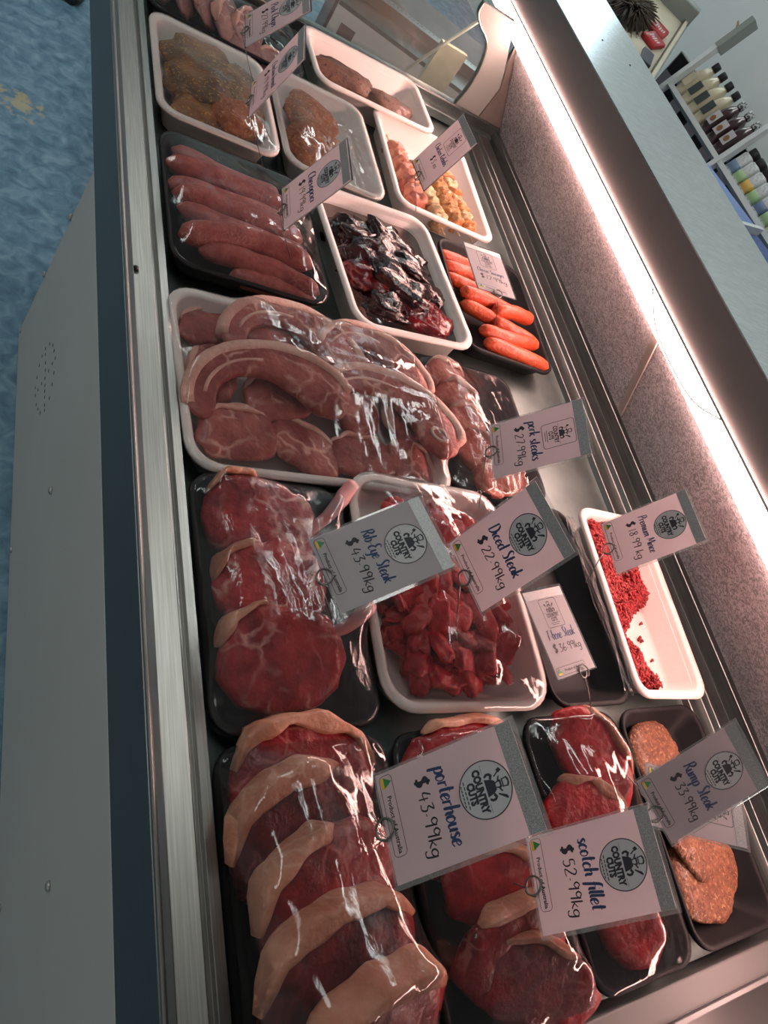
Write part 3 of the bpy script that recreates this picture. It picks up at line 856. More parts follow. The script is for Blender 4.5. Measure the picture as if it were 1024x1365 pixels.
put('ribeye', ribeye('rib-eye steak with a long rib bone at the near end of its tray', (0.300, 0.192, 0.730), d2r(14, 0, 8), 73, (0.92, 0.30), 0.085, 1.08))
film('ribeye', 'film_tight', seed=4, wr=0.0022)
# diced -------------------------------------------------------------
tray('diced', 'white_foam_tray', 'white foam tray heaped with diced red steak, in the middle of the counter', 0.402, 0.628, 0.130, 0.408, FOAM_H, M['foam'], r=0.04, rz=-2, base=0.004)
variants = []
for k in range(8):
    o = lump(None, None, (0, 0, 0), (0, 0, 0), (random.uniform(.034, .050), random.uniform(.020, .028), random.uniform(.010, .015)), 90 + k, M['diced'] if k % 4 else M['beef_bright'], 'diced_steak_piece', amp=0.26, p=4.0)
    variants.append(o)
rnd = random.Random(5)
spots = []
for layer, (cnt, z, sx, sy) in enumerate(((52, 0.7065, .070, .098), (54, 0.717, .074, .102), (50, 0.728, .074, .102), (36, 0.738, .062, .088))):
    tries = 0; mine = []
    while len(mine) < cnt and tries < 5000:
        tries += 1
        x = rnd.uniform(-1, 1); y = rnd.uniform(-1, 1)
        if abs(x) ** 4 + abs(y) ** 4 > 1: continue
        p = (x * sx, y * sy)
        if all((p[0] - q[0]) ** 2 + (p[1] - q[1]) ** 2 > 0.0158 ** 2 for q in mine): mine.append(p)
    spots += [(px, py, z + rnd.uniform(-.003, .003)) for px, py in mine]
for i, (px, py, z) in enumerate(spots):
    src = variants[i % 8]
    o = src if i < 8 else src.copy()
    if i >= 8: link(o)
    o.location = (0.513 + px, 0.268 + py, z + 0.004)
    o.rotation_euler = (rnd.uniform(-.8, .8), rnd.uniform(-.7, .7), rnd.uniform(0, 6.28))
    tag(o, 'small diced piece of red steak heaped in the white foam tray', 'diced steak', 'diced steak pieces')
    put('diced', o)
film('diced', 'film', seed=5, wr=0.0013)
# t-bone: nearly empty ------------------------------------------------
tray('tbone', 'black_meat_tray', 'empty black tray with a flat price tag, between diced steak and mince', 0.634, 0.776, 0.128, 0.402, PLA_H, M['black_tray'], r=0.026)
mbc = MB(); rnd = random.Random(8)
for k in range(5):
    pts = [(0.060 + 0.004 * k + rnd.uniform(-.003, .003), -0.125 + 0.25 * q / 9 + rnd.uniform(-.004, .004), 0.040 + rnd.uniform(-.002, .003)) for q in range(10)]
    mbc.tube(catmull(pts, 4), 0.0008 + 0.0005 * (k % 2), 5)
mbc.build('film_edge', M['film_tight'], CONTENTS['tbone']['root'])
# mince --------------------------------------------------------------
tray('mince', 'white_foam_tray', 'white foam tray half emptied of red mince, against the glass', 0.784, 0.930, 0.127, 0.404, FOAM_H + 0.006, M['foam'], r=0.026, rz=-3)
rnd = random.Random(11)
mb = MB()


def mince_h(x, y):
    """height of the heap inside the tray, local metres"""
    u = x / 0.052; v = y / 0.118
    edge = interp(v, (-1, -.75, -.35, -.1, .12, 1), (.35, .10, -.25, .30, 1.15, 1.3))      # the near right side has been scooped out
    edge += 0.18 * noise.noise(Vector((v * 3, 1.0, 0)))
    e = (edge - u) * 1.6
    return max(0, min(1, e)) * (0.029 + 0.008 * noise.noise(Vector((u * 2, v * 3, 4))) + 0.006 * max(0, v))
# heap body
n = 30; vs = []; fs = []
for i in range(n):
    for j in range(n):
        x = -0.053 + 0.106 * i / (n - 1); y = -0.121 + 0.242 * j / (n - 1)
        hh = mince_h(x, y)
        vs.append((x, y, 0.004 + hh - 0.002))
for i in range(n - 1):
    for j in range(n - 1): fs.append((i * n + j, (i + 1) * n + j, (i + 1) * n + j + 1, i * n + j + 1))
fs = [f for f in fs if max(vs[q][2] for q in f) > 0.0045]
mb.add(vs, fs)
for k in range(3600):
    x = rnd.uniform(-0.052, 0.052); y = rnd.uniform(-0.119, 0.119)
    hh = mince_h(x, y)
    if hh < 0.003: continue
    a = rnd.uniform(0, 6.28); ln = rnd.uniform(0.002, 0.006)
    z = 0.004 + hh + rnd.uniform(-0.001, 0.002)
    p0 = Vector((x, y, z)); d = Vector((math.cos(a), math.sin(a), rnd.uniform(-.3, .3))) * ln
    mb.tube([p0 - d, p0 + Vector((rnd.uniform(-.002, .002), rnd.uniform(-.002, .002), 0.0012)), p0 + d], [0.0009, 0.0015, 0.0009], 5)
for (x, y) in ((0.018, -0.045), (0.02, -0.042), (0.022, -0.047), (0.034, -0.02), (0.03, -0.075)):
    p0 = Vector((x, y, 0.006)); mb.tube([p0, p0 + Vector((0.004, 0.003, 0.001)), p0 + Vector((0.006, 0.001, 0))], [0.0015, 0.002, 0.0012], 5)
mo = mb.build('mince', M['mince'])
mo.location = (0.857, 0.2655, DECK + 0.001); mo.rotation_euler = d2r(0, 0, -3)
tag(mo, 'loose heap of red beef mince along one side of the white tray', 'mince', kind='stuff')

# ================================================================== third row
# lamb chops ----------------------------------------------------------
tray('lamb', 'white_foam_tray', 'wide white foam tray of pale pink lamb chops under film', 0.222, 0.566, 0.388, 0.634, FOAM_H, M['foam'], r=0.036, rz=2)


def chop(label, loc, rot, seed, s=1.0, flip=1, bone=False):
    """loin chop: round eye at one end, a long curled tail with a fat rim on its outer side"""
    root = thing('lamb_chop', label, 'chop', loc, rot, 'lamb chops')
    N = 30; path = []; wl = []; wr = []; h = []
    for i in range(N):
        t = i / (N - 1)
        a = math.radians(200 - 185 * t)            # from the tail tip round to the eye
        rad = 0.062 * s * (1 + 0.18 * t)
        path.append((rad * math.cos(a) * 1.12, rad * math.sin(a) * 0.95 * flip, 0))
        w_ = interp(t, (0, .06, .3, .52, .7, .85, .95, 1), (.004, .017, .018, .021, .030, .036, .027, .006)) * s
        wl.append(w_ * (1 if flip > 0 else 0.75)); wr.append(w_ * (0.75 if flip > 0 else 1))
        h.append(interp(t, (0, .08, .5, .92, 1), (.003, .0075, .008, .010, .003)))
    sweep(path, wl, wr, h, h, 3, 20, (0.0018, 36, seed)).build('lean', M['lamb'], root)
    fp = []; fw = []; fh = []
    for i in range(2, N - 3):
        t = i / (N - 1)
        a = math.radians(200 - 185 * t)
        P = Vector(path[i]); nrm = Vector((math.cos(a), math.sin(a) * flip, 0))
        out = wl[i] if flip > 0 else wr[i]
        fp.append(P + nrm * out * 0.95); fw.append(0.0072 * s); fh.append(h[i] * 1.16)
    sweep(fp, fw, fw, fh, fh, 2.8, 12, (0.0008, 50, seed)).build('fat_rim', M['fat_pale'], root)
    ip = []; 
    for i in range(4, 17):
        P = Vector(path[i]); ip.append(P + Vector((0, 0, h[i] * 0.85)))
    sweep(ip, 0.0022, 0.0022, 0.0022, 0.002, 2.4, 8).build('fat_seam', M['fat_pale'], root)
    if not bone: return root
    c = Vector(path[-4])
    ringp = [c + Vector((0.011 * math.cos(2 * math.pi * k / 16) * s - 0.004, 0.008 * math.sin(2 * math.pi * k / 16) * s, 0.010)) for k in range(17)]
    MB().tube(ringp, 0.0022, 8).build('bone_ring', M['bone'], root)
    return root
chops = [('lamb chop curled at the near left of the wide tray, lying on top', (.322, .462, .734), (5, -3, -6), 1.04),
         ('lamb chop in the far middle of the wide tray', (.364, .552, .728), (4, 3, -16), 1.0),
         ('lamb chop at the near right of the wide tray with a round bone', (.472, .474, .734), (4, -4, -34), 1.06),
         ('lamb chop at the far right of the wide tray', (.478, .560, .727), (4, 4, -30), 0.92)]
for i, (lb, loc, rt, s) in enumerate(chops):
    put('lamb', chop(lb, loc, d2r(*rt), 110 + i, s, bone=(i == 2)))
slabs = [(.278, .590, 20, .085, .055, 'in the far left corner'), (.272, .520, 84, .090, .056, 'along the left side'), (.290, .440, 12, .100, .066, 'in the near left corner'),
         (.372, .440, -20, .100, .070, 'at the near edge'), (.350, .505, 30, .100, .070, 'left of the centre'), (.440, .515, -40, .100, .070, 'at the centre'),
         (.452, .442, 10, .100, .066, 'at the near edge right of centre'), (.518, .440, -70, .085, .066, 'in the near right corner'), (.528, .520, 80, .095, .060, 'along the right side'),
         (.430, .590, -8, .100, .060, 'at the far edge'), (.520, .590, -30, .080, .055, 'in the far right corner'), (.345, .598, 8, .090, .050, 'at the far edge left of centre')]
for i, (x, y, rz, L_, W_, ex) in enumerate(slabs):
    put('lamb', steak('flat pink lamb chop underneath the curled ones, ' + ex, 'chop', (x, y, .713 + .003 * (i % 3)), d2r(5 * (i % 3 - 1), 4 * (i % 2), rz), L_, W_, 0.015, 310 + i, M['lamb'], M['fat_pale'], 0.004, (0.1, 0.9), None, 'flat lamb chops', 'lamb_chop'))
film('lamb', 'film', seed=7, wr=0.0020, n=56)
# pork steaks -----------------------------------------------------------
tray('pork', 'black_meat_tray', 'black tray of pink pork steaks beside the lamb chops', 0.572, 0.752, 0.412, 0.636, PLA_H - 0.004, M['black_tray'], r=0.026)
specs = [(.618, .602, .722, 10, 10, .078, .052), (.624, .560, .724, 14, -14, .070, .056), (.630, .520, .724, 14, 4, .074, .058), (.640, .470, .726, 14, -35, .096, .062), (.668, .440, .722, 8, 12, .104, .058)]
for i, (x, y, z, tx, rz, L_, W_) in enumerate(specs):
    e = Euler(d2r(0, 0, rz)).to_matrix() @ Euler(d2r(tx, 0, 0)).to_matrix()
    put('pork', steak('pink pork steak, %s from the far end of its black tray' % ORD[i], 'steak', (x, y, z), e.to_euler(), L_, W_, 0.018, 130 + i, M['pork'], M['fat_pale'], 0.004, (0.2, 1.0), None, 'pork steaks', 'pork_steak'))
film('pork', 'film_tight', seed=8, wr=0.0020)

# ================================================================== fourth row
tray('sausage', 'black_meat_tray', 'black tray of thick pink sausages on the staff side', 0.229, 0.446, 0.668, 0.918, PLA_H, M['black_tray'], r=0.034)
specs = [(.325, .880, .716, -6, .155, .014), (.328, .850, .722, -4, .185, .0155), (.318, .820, .718, 2, .165, .0145), (.330, .792, .726, -3, .180, .0155), (.334, .764, .722, -4, .178, .0150), (.332, .732, .730, 6, .185, .0170), (.350, .706, .722, -5, .165, .0150), (.370, .690, .712, -3, .120, .0135)]
for i, (x, y, z, rz, L_, r_) in enumerate(specs):
    put('sausage', sausage('thick pink sausage, %s from the far edge of its tray' % ORD[i], (x, y, z), math.radians(rz), L_, r_, 150 + i, M['sausage'], (-0.012, 0.010, 0.004, 0.010, -0.006, 0.020, 0.012, 0.004)[i], 'thick pink sausages', 'thick_sausage'))
film('sausage', 'film', seed=9, wr=0.0016)
# marinated ribs ------------------------------------------------------------
tray('dark', 'white_foam_tray', 'open white foam tray of dark glossy marinated meat', 0.462, 0.682, 0.652, 0.930, FOAM_H + 0.004, M['foam'], r=0.034, rz=5, wall=0.016)
so = MB().loft([[(x, y, z) for x, y, z in rrect(0.188, 0.246, 0.028, 0.014)], rrect(0.192, 0.250, 0.028, 0.0255)]).build('marinade_sauce', M['sauce'])
so.location = (0.572, 0.791, DECK); so.rotation_euler = d2r(0, 0, 5)
tag(so, 'pool of dark brown sauce in the open foam tray', 'sauce', kind='stuff')
specs = [(.525, .866, .722, .085, .060, .036, 10), (.590, .868, .722, .080, .058, .036, -30), (.535, .812, .726, .095, .060, .038, 24), (.608, .815, .724, .085, .062, .036, -12), (.525, .755, .724, .080, .062, .036, 50), (.588, .752, .726, .090, .060, .038, -20), (.640, .762, .718, .060, .058, .032, 80), (.548, .705, .720, .080, .050, .034, 10), (.622, .702, .720, .080, .054, .034, -16), (.640, .850, .716, .060, .050, .03, 30)]
where = ['far left', 'far middle', 'middle left', 'centre right', 'left side', 'middle', 'right side', 'near left', 'near right', 'far right']
for i, (x, y, z, a, b, c, rz) in enumerate(specs):
    put('dark', lump('dark glossy marinated chunk at the %s of the foam tray' % where[i], 'marinated meat', (0.572 + (x - 0.572) * 0.80, 0.791 + (y - 0.791) * 0.86, z - 0.003), d2r(6 * (i % 3 - 1), 5 * (i % 2), rz), (a * 1.18, b * 1.18, c * 0.78), 170 + i, M['marinade_red'] if i in (4, 8) else M['marinade'], 'marinated_meat_chunk', 'marinated meat chunks', amp=0.5, p=2.8))
# thin red sausages ------------------------------------------------------------
tray('thin', 'black_meat_tray', 'black tray of thin red-orange sausages near the glass', 0.690, 0.880, 0.672, 0.922, PLA_H, M['black_tray'], r=0.028, rz=-3)
specs = [(.745, .890, .714, -4, .100, .0115), (.748, .862, .718, -2, .105, .0115), (.744, .834, .716, -3, .100, .0115), (.768, .794, .728, -9, .120, .0125), (.812, .778, .734, 4, .092, .0125), (.772, .760, .720, -20, .135, .0120), (.812, .744, .724, -16, .100, .0120), (.786, .722, .728, 2, .130, .0125), (.796, .694, .724, -6, .140, .0125)]
for i, (x, y, z, rz, L_, r_) in enumerate(specs):
    put('thin', sausage('thin red-orange sausage, %s from the far edge of its tray' % ORD[i], (x, y, z), math.radians(rz), L_, r_, 190 + i, M['sausage_red'], (0.003, 0.004, 0.002, 0.004, 0.002, 0.008, 0.006, -0.004, 0.004)[i], 'thin red sausages', 'thin_sausage'))

# ================================================================== fifth row
tray('chick', 'white_foam_tray', 'white foam tray of herb-crusted chicken pieces on the staff side', 0.229, 0.412, 0.946, 1.188, FOAM_H, M['foam'], r=0.03)
specs = [(.312, 1.125, .717, .110, .095, .030, 20, 'far left'), (.362, 1.080, .719, .072, .125, .030, 10, 'right'), (.300, 1.055, .722, .096, .100, .034, -15, 'left'), (.346, 1.010, .722, .084, .066, .032, 20, 'near right'), (.297, 1.000, .716, .080, .064, .030, 10, 'near left')]
for i, (x, y, z, a, b, c, rz, ex) in enumerate(specs):
    put('chick', lump('herb-crusted chicken piece at the %s of its foam tray' % ex, 'chicken', (x, y, z), d2r(0, 0, rz), (a, b, c), 210 + i, M['crumb'] if i in (3,) else M['herb_chicken'], 'seasoned_chicken_piece', 'herb-crusted chicken pieces', amp=0.3, p=3.0))
film('chick', 'film', seed=11, wr=0.0014)
tray('schn', 'white_foam_tray', 'white foam tray of orange crumbed schnitzel, second from the staff side', 0.420, 0.602, 0.948, 1.200, FOAM_H, M['foam'], r=0.032)
put('schn', lump('orange crumbed schnitzel at the near side of its foam tray', 'schnitzel', (.494, 1.040, .718), d2r(6, 4, 60), (.150, .105, .034), 230, M['crumb'], 'crumbed_schnitzel', 'crumbed schnitzels', amp=0.2))
put('schn', lump('orange crumbed schnitzel lying behind another in the foam tray', 'schnitzel', (.500, 1.122, .714), d2r(4, 0, 75), (.110, .095, .028), 231, M['crumb'], 'crumbed_schnitzel', 'crumbed schnitzels', amp=0.2))
film('schn', 'film', seed=12, wr=0.0010)
tray('kebab', 'white_foam_tray', 'white foam tray of chicken kebabs beside the counter glass', 0.632, 0.846, 0.962, 1.235, FOAM_H, M['foam'], r=0.028, rz=-2)


def kebab(label, x, y, z, rz, mats, n, w, seed):
    root = thing('chicken_kebab', label, 'kebab', (x, y, z), d2r(0, 0, rz), 'chicken kebabs')
    L_ = 0.150
    MB().tube([(0, -L_ / 2 - 0.02, 0), (0, L_ / 2 + 0.03, 0)], 0.0016, 6).build('skewer', M['wood_stick'], root)
    for k in range(n):
        yy = -L_ / 2 + L_ * (k + 0.5) / n
        lump(None, None, (0, yy, 0), d2r(0, 0, 8 * ((k * 7 + seed) % 3 - 1)), (w, L_ / n * 1.25, 0.032), seed + k, mats[k % len(mats)], 'meat_chunk', amp=0.35, parent=root)
    return root
put('kebab', kebab('chicken kebab of browned pink chunks along the left of its tray', .678, 1.075, .716, 8, [M['kebab_pink']], 7, .036, 240))
put('kebab', kebab('pale cream chicken kebab in the middle of its tray', .716, 1.045, .714, 10, [M['kebab_cream']], 7, .034, 250))
put('kebab', kebab('orange seasoned chicken kebab right of the cream one', .752, 1.055, .718, 8, [M['kebab_orange']], 7, .036, 260))
put('kebab', kebab('orange chicken kebab nearest the glass', .790, 1.060, .714, 6, [M['kebab_orange'], M['kebab_cream']], 7, .034, 270))

# ================================================================== far row
tray('topl', 'black_meat_tray', 'black tray of pale pork chops at the far end of the counter', 0.232, 0.498, 1.204, 1.372, PLA_H, M['black_tray'], r=0.028)
specs = [(.262, 1.30, .724, 40, 70), (.296, 1.29, .726, 40, 76), (.330, 1.285, .726, 40, 80), (.366, 1.275, .724, 38, 72), (.404, 1.285, .720, 34, 66), (.396, 1.235, .716, 14, 12), (.446, 1.235, .714, 14, 24)]
for i, (x, y, z, tx, rz) in enumerate(specs):
    e = Euler(d2r(0, 0, rz)).to_matrix() @ Euler(d2r(tx, 0, 0)).to_matrix()
    put('topl', steak('pale pork chop, %s from the staff side in the far tray' % ORD[i], 'chop', (x, y, z), e.to_euler(), 0.115 if i < 5 else .07, 0.060 if i < 5 else .045, 0.017, 280 + i, M['pork_far'], M['fat_pale'], 0.004, (0.1, 0.95), None, 'pork chops', 'pork_chop'))
film('topl', 'film', seed=13, wr=0.0016)
tray('topr', 'white_foam_tray', 'white foam tray of dark brown marinated slabs at the far end', 0.512, 0.775, 1.214, 1.384, FOAM_H + 0.008, M['foam'], r=0.03, rz=2)
for i, (x, y, z, a, b, c, rz, ex) in enumerate([(.600, 1.302, .716, .140, .052, .026, -8, 'on the left of the far foam tray'), (.692, 1.282, .714, .100, .058, .026, -4, 'on the right of the far foam tray')]):
    put('topr', lump('dark brown marinated slab ' + ex, 'marinated meat', (x, y, z), d2r(14, 0, rz), (a, b, c), 300 + i, M['brown_slab'], 'marinated_slab', 'marinated slabs', amp=0.3))

# ------------------------------------------------------------------ lettering
# pen strokes of each character on a grid: baseline 0, x height .5, ascender 1
GL = {
 'a': (.50, [[(.40, .40), (.26, .50), (.10, .38), (.06, .16), (.18, 0), (.34, .12), (.41, .46)], [(.41, .46), (.39, .12), (.50, .02)]]),
 'b': (.48, [[(.10, 1.0), (.08, .5), (.08, .05)], [(.08, .25), (.22, .50), (.40, .36), (.36, .08), (.20, 0), (.08, .08)]]),
 'c': (.42, [[(.36, .40), (.24, .50), (.08, .34), (.08, .12), (.22, 0), (.40, .08)]]),
 'd': (.50, [[(.40, .38), (.24, .50), (.07, .34), (.07, .12), (.20, 0), (.36, .12), (.42, .5)], [(.42, 1.0), (.40, .4), (.41, .1), (.50, .02)]]),
 'e': (.44, [[(.06, .22), (.24, .26), (.38, .36), (.28, .50), (.10, .38), (.08, .12), (.22, 0), (.42, .10)]]),
 'f': (.34, [[(.38, .95), (.26, 1.0), (.16, .8), (.12, .3), (.08, -.3)], [(.0, .48), (.32, .52)]]),
 'g': (.50, [[(.40, .40), (.24, .50), (.07, .36), (.08, .14), (.22, .04), (.38, .18), (.42, .48)], [(.42, .48), (.40, -.1), (.34, -.38), (.14, -.40), (.06, -.26)]]),
 'h': (.50, [[(.10, 1.0), (.08, .5), (.07, 0)], [(.07, .22), (.22, .48), (.36, .42), (.37, .12), (.48, .02)]]),
 'i': (.22, [[(.08, .50), (.07, .12), (.18, .02)], [(.10, .72), (.12, .76)]]),
 'k': (.46, [[(.10, 1.0), (.08, .5), (.07, 0)], [(.38, .50), (.10, .22)], [(.16, .26), (.30, .10), (.44, .0)]]),
 'l': (.22, [[(.10, 1.0), (.08, .5), (.08, .12), (.20, .02)]]),
 'm': (.72, [[(.06, .48), (.06, 0)], [(.06, .22), (.18, .48), (.30, .42), (.31, 0)], [(.31, .22), (.44, .48), (.56, .42), (.57, .12), (.70, .02)]]),
 'n': (.48, [[(.06, .48), (.06, 0)], [(.06, .22), (.20, .48), (.34, .42), (.35, .12), (.46, .02)]]),
 'o': (.46, [[(.24, .50), (.08, .38), (.08, .12), (.22, 0), (.38, .12), (.38, .36), (.24, .50), (.20, .44)]]),
 'p': (.48, [[(.08, .50), (.07, 0), (.06, -.42)], [(.08, .26), (.22, .50), (.40, .38), (.38, .12), (.22, 0), (.08, .10)]]),
 'r': (.38, [[(.07, .50), (.07, 0)], [(.07, .24), (.18, .46), (.34, .46)]]),
 's': (.38, [[(.32, .42), (.20, .50), (.08, .40), (.20, .26), (.32, .14), (.22, 0), (.04, .06)]]),
 't': (.34, [[(.14, .90), (.12, .4), (.14, .08), (.30, .04)], [(.0, .56), (.30, .62)]]),
 'u': (.50, [[(.06, .50), (.07, .14), (.20, 0), (.36, .16), (.38, .50)], [(.38, .50), (.38, .10), (.48, .02)]]),
 'v': (.42, [[(.04, .50), (.16, 0), (.38, .50)]]),
 'w': (.62, [[(.04, .50), (.14, 0), (.30, .40), (.42, 0), (.58, .50)]]),
 'y': (.46, [[(.06, .50), (.08, .14), (.22, .04), (.36, .18)], [(.38, .50), (.36, -.1), (.26, -.38), (.08, -.34)]]),
 'z': (.42, [[(.06, .48), (.36, .48), (.06, .02), (.40, .02)]]),
 'C': (.62, [[(.54, .84), (.38, 1.0), (.14, .80), (.08, .36), (.24, .02), (.54, .14)]]),
 'D': (.64, [[(.12, .98), (.10, 0)], [(.04, .98), (.34, .98), (.56, .66), (.50, .20), (.26, 0), (.04, .02)]]),
 'E': (.54, [[(.50, .92), (.24, 1.0), (.12, .78), (.28, .54)], [(.40, .54), (.26, .54), (.08, .30), (.22, 0), (.52, .12)]]),
 'K': (.56, [[(.12, 1.0), (.10, 0)], [(.50, .96), (.14, .46), (.52, .02)]]),
 'M': (.82, [[(.06, 0), (.14, .96), (.36, .24), (.62, .98), (.72, 0)]]),
 'P': (.56, [[(.14, .96), (.10, 0)], [(.04, .88), (.30, 1.0), (.50, .78), (.36, .50), (.14, .46)]]),
 'R': (.58, [[(.14, .96), (.10, 0)], [(.04, .88), (.30, 1.0), (.48, .80), (.36, .54), (.14, .48)], [(.26, .50), (.54, .02)]]),
 'S': (.54, [[(.46, .86), (.30, 1.0), (.12, .84), (.24, .58), (.42, .36), (.34, .06), (.06, .08)]]),
 'T': (.56, [[(.04, .92), (.54, .98)], [(.30, .96), (.26, .4), (.24, 0)]]),
 '-': (.36, [[(.06, .30), (.30, .32)]]),
 '.': (.26, [[(.06, .30), (.20, .32)]]),
 '$': (.56, [[(.46, .84), (.28, .92), (.10, .76), (.24, .54), (.42, .36), (.34, .12), (.06, .16)], [(.30, 1.08), (.24, -.06)]]),
 '0': (.54, [[(.26, .98), (.08, .7), (.10, .2), (.28, 0), (.46, .3), (.42, .8), (.26, .98)]]),
 '1': (.34, [[(.18, .98), (.16, 0)]]),
 '2': (.56, [[(.08, .78), (.24, .98), (.44, .82), (.34, .5), (.06, .02), (.50, .04)]]),
 '3': (.54, [[(.08, .92), (.42, .96), (.22, .60), (.44, .42), (.36, .06), (.06, .06)]]),
 '4': (.56, [[(.22, .98), (.06, .40), (.50, .42)], [(.38, .72), (.36, 0)]]),
 '5': (.54, [[(.46, .96), (.14, .94), (.12, .58), (.38, .56), (.44, .22), (.26, 0), (.06, .08)]]),
 '6': (.54, [[(.40, .96), (.16, .64), (.08, .22), (.24, 0), (.44, .18), (.36, .44), (.12, .32)]]),
 '7': (.52, [[(.06, .94), (.46, .96), (.22, 0)]]),
 '8': (.54, [[(.40, .86), (.24, .98), (.12, .80), (.40, .30), (.26, 0), (.08, .24), (.40, .72), (.40, .86)]]),
 '9': (.54, [[(.42, .80), (.24, .98), (.08, .78), (.20, .54), (.40, .66), (.44, .90), (.42, .4), (.40, 0)]]),
 ' ': (.34, []),
}
T_PEN = 0.00012


def pen_text(s, height, pen, slant=0.0, contrast=0.0, jit=0.0, seed=0):
    """flat ribbon lettering; returns (vertices, faces, width)"""
    vs = []; fs = []; x = 0.0
    rnd = random.Random(seed)
    for ch in s:
        adv, strokes = GL[ch]
        dy = rnd.uniform(-jit, jit)
        for st in strokes:
            P = [((p[0] + slant * p[1] + x) * height, (p[1] + dy) * height, 0) for p in st]
            P = catmull(P, 4)
            if len(P) < 2: continue
            k0 = len(vs)
            for i, p in enumerate(P):
                t = (P[min(i + 1, len(P) - 1)] - P[max(i - 1, 0)])
                t = t.normalized() if t.length > 1e-9 else Vector((1, 0, 0))
                n_ = Vector((-t.y, t.x, 0))
                w_ = pen * (1 - contrast + contrast * 2 * max(0, -t.y)) * (0.75 if i in (0, len(P) - 1) else 1)
                vs.append(p + n_ * w_ / 2); vs.append(p - n_ * w_ / 2)
            for i in range(len(P) - 1):
                a = k0 + 2 * i
                fs.append((a, a + 1, a + 3, a + 2))
        x += adv
    return vs, fs, x * height


def font_text(s, size, bold=0.0, align='CENTER'):
    """block capitals from the built-in type face as flat mesh"""
    cu = bpy.data.curves.new('type', 'FONT')
    cu.body = s; cu.size = size; cu.align_x = align; cu.align_y = 'CENTER'; cu.offset = bold; cu.resolution_u = 2
    o = bpy.data.objects.new('type', cu); col.objects.link(o)
    dg = bpy.context.evaluated_depsgraph_get()
    me = bpy.data.meshes.new_from_object(o.evaluated_get(dg))
    vs = [v.co.copy() for v in me.vertices]; fs = [tuple(p.vertices) for p in me.polygons]
    bpy.data.objects.remove(o); bpy.data.curves.remove(cu); bpy.data.meshes.remove(me)
    return vs, fs

TYPE = {}


def type_at(mb, s, size, cx, cy, bold=0.0, z=0.0, fit=None):
    key = (s, size, bold)
    if key not in TYPE: TYPE[key] = font_text(s, size, bold)
    vs, fs = TYPE[key]
    k = 1.0
    if fit:
        xs = [v.x for v in vs]; k = fit / (max(xs) - min(xs))
    mb.add([(v.x * k + cx, v.y + cy, z) for v in vs], fs)


def flat_ring(mb, cx, cy, r, w, z=0, n=48, sq=None):
    if sq:
        out = rrect(2 * sq[0], 2 * sq[1], 0.003, z, 4, cx, cy); inn = rrect(2 * sq[0] - 2 * w, 2 * sq[1] - 2 * w, 0.0025, z, 4, cx, cy)
    else:
        out = [(cx + r * math.cos(2 * math.pi * k / n), cy + r * math.sin(2 * math.pi * k / n), z) for k in range(n)]
        inn = [(cx + (r - w) * math.cos(2 * math.pi * k / n), cy + (r - w) * math.sin(2 * math.pi * k / n), z) for k in range(n)]
    m = len(out)
    mb.add(out + inn, [(k, (k + 1) % m, m + (k + 1) % m, m + k) for k in range(m)])


def poly(mb, pts, cx, cy, s, z=0):
    mb.add([(cx + x * s, cy + y * s, z) for x, y in pts], [tuple(range(len(pts)))])


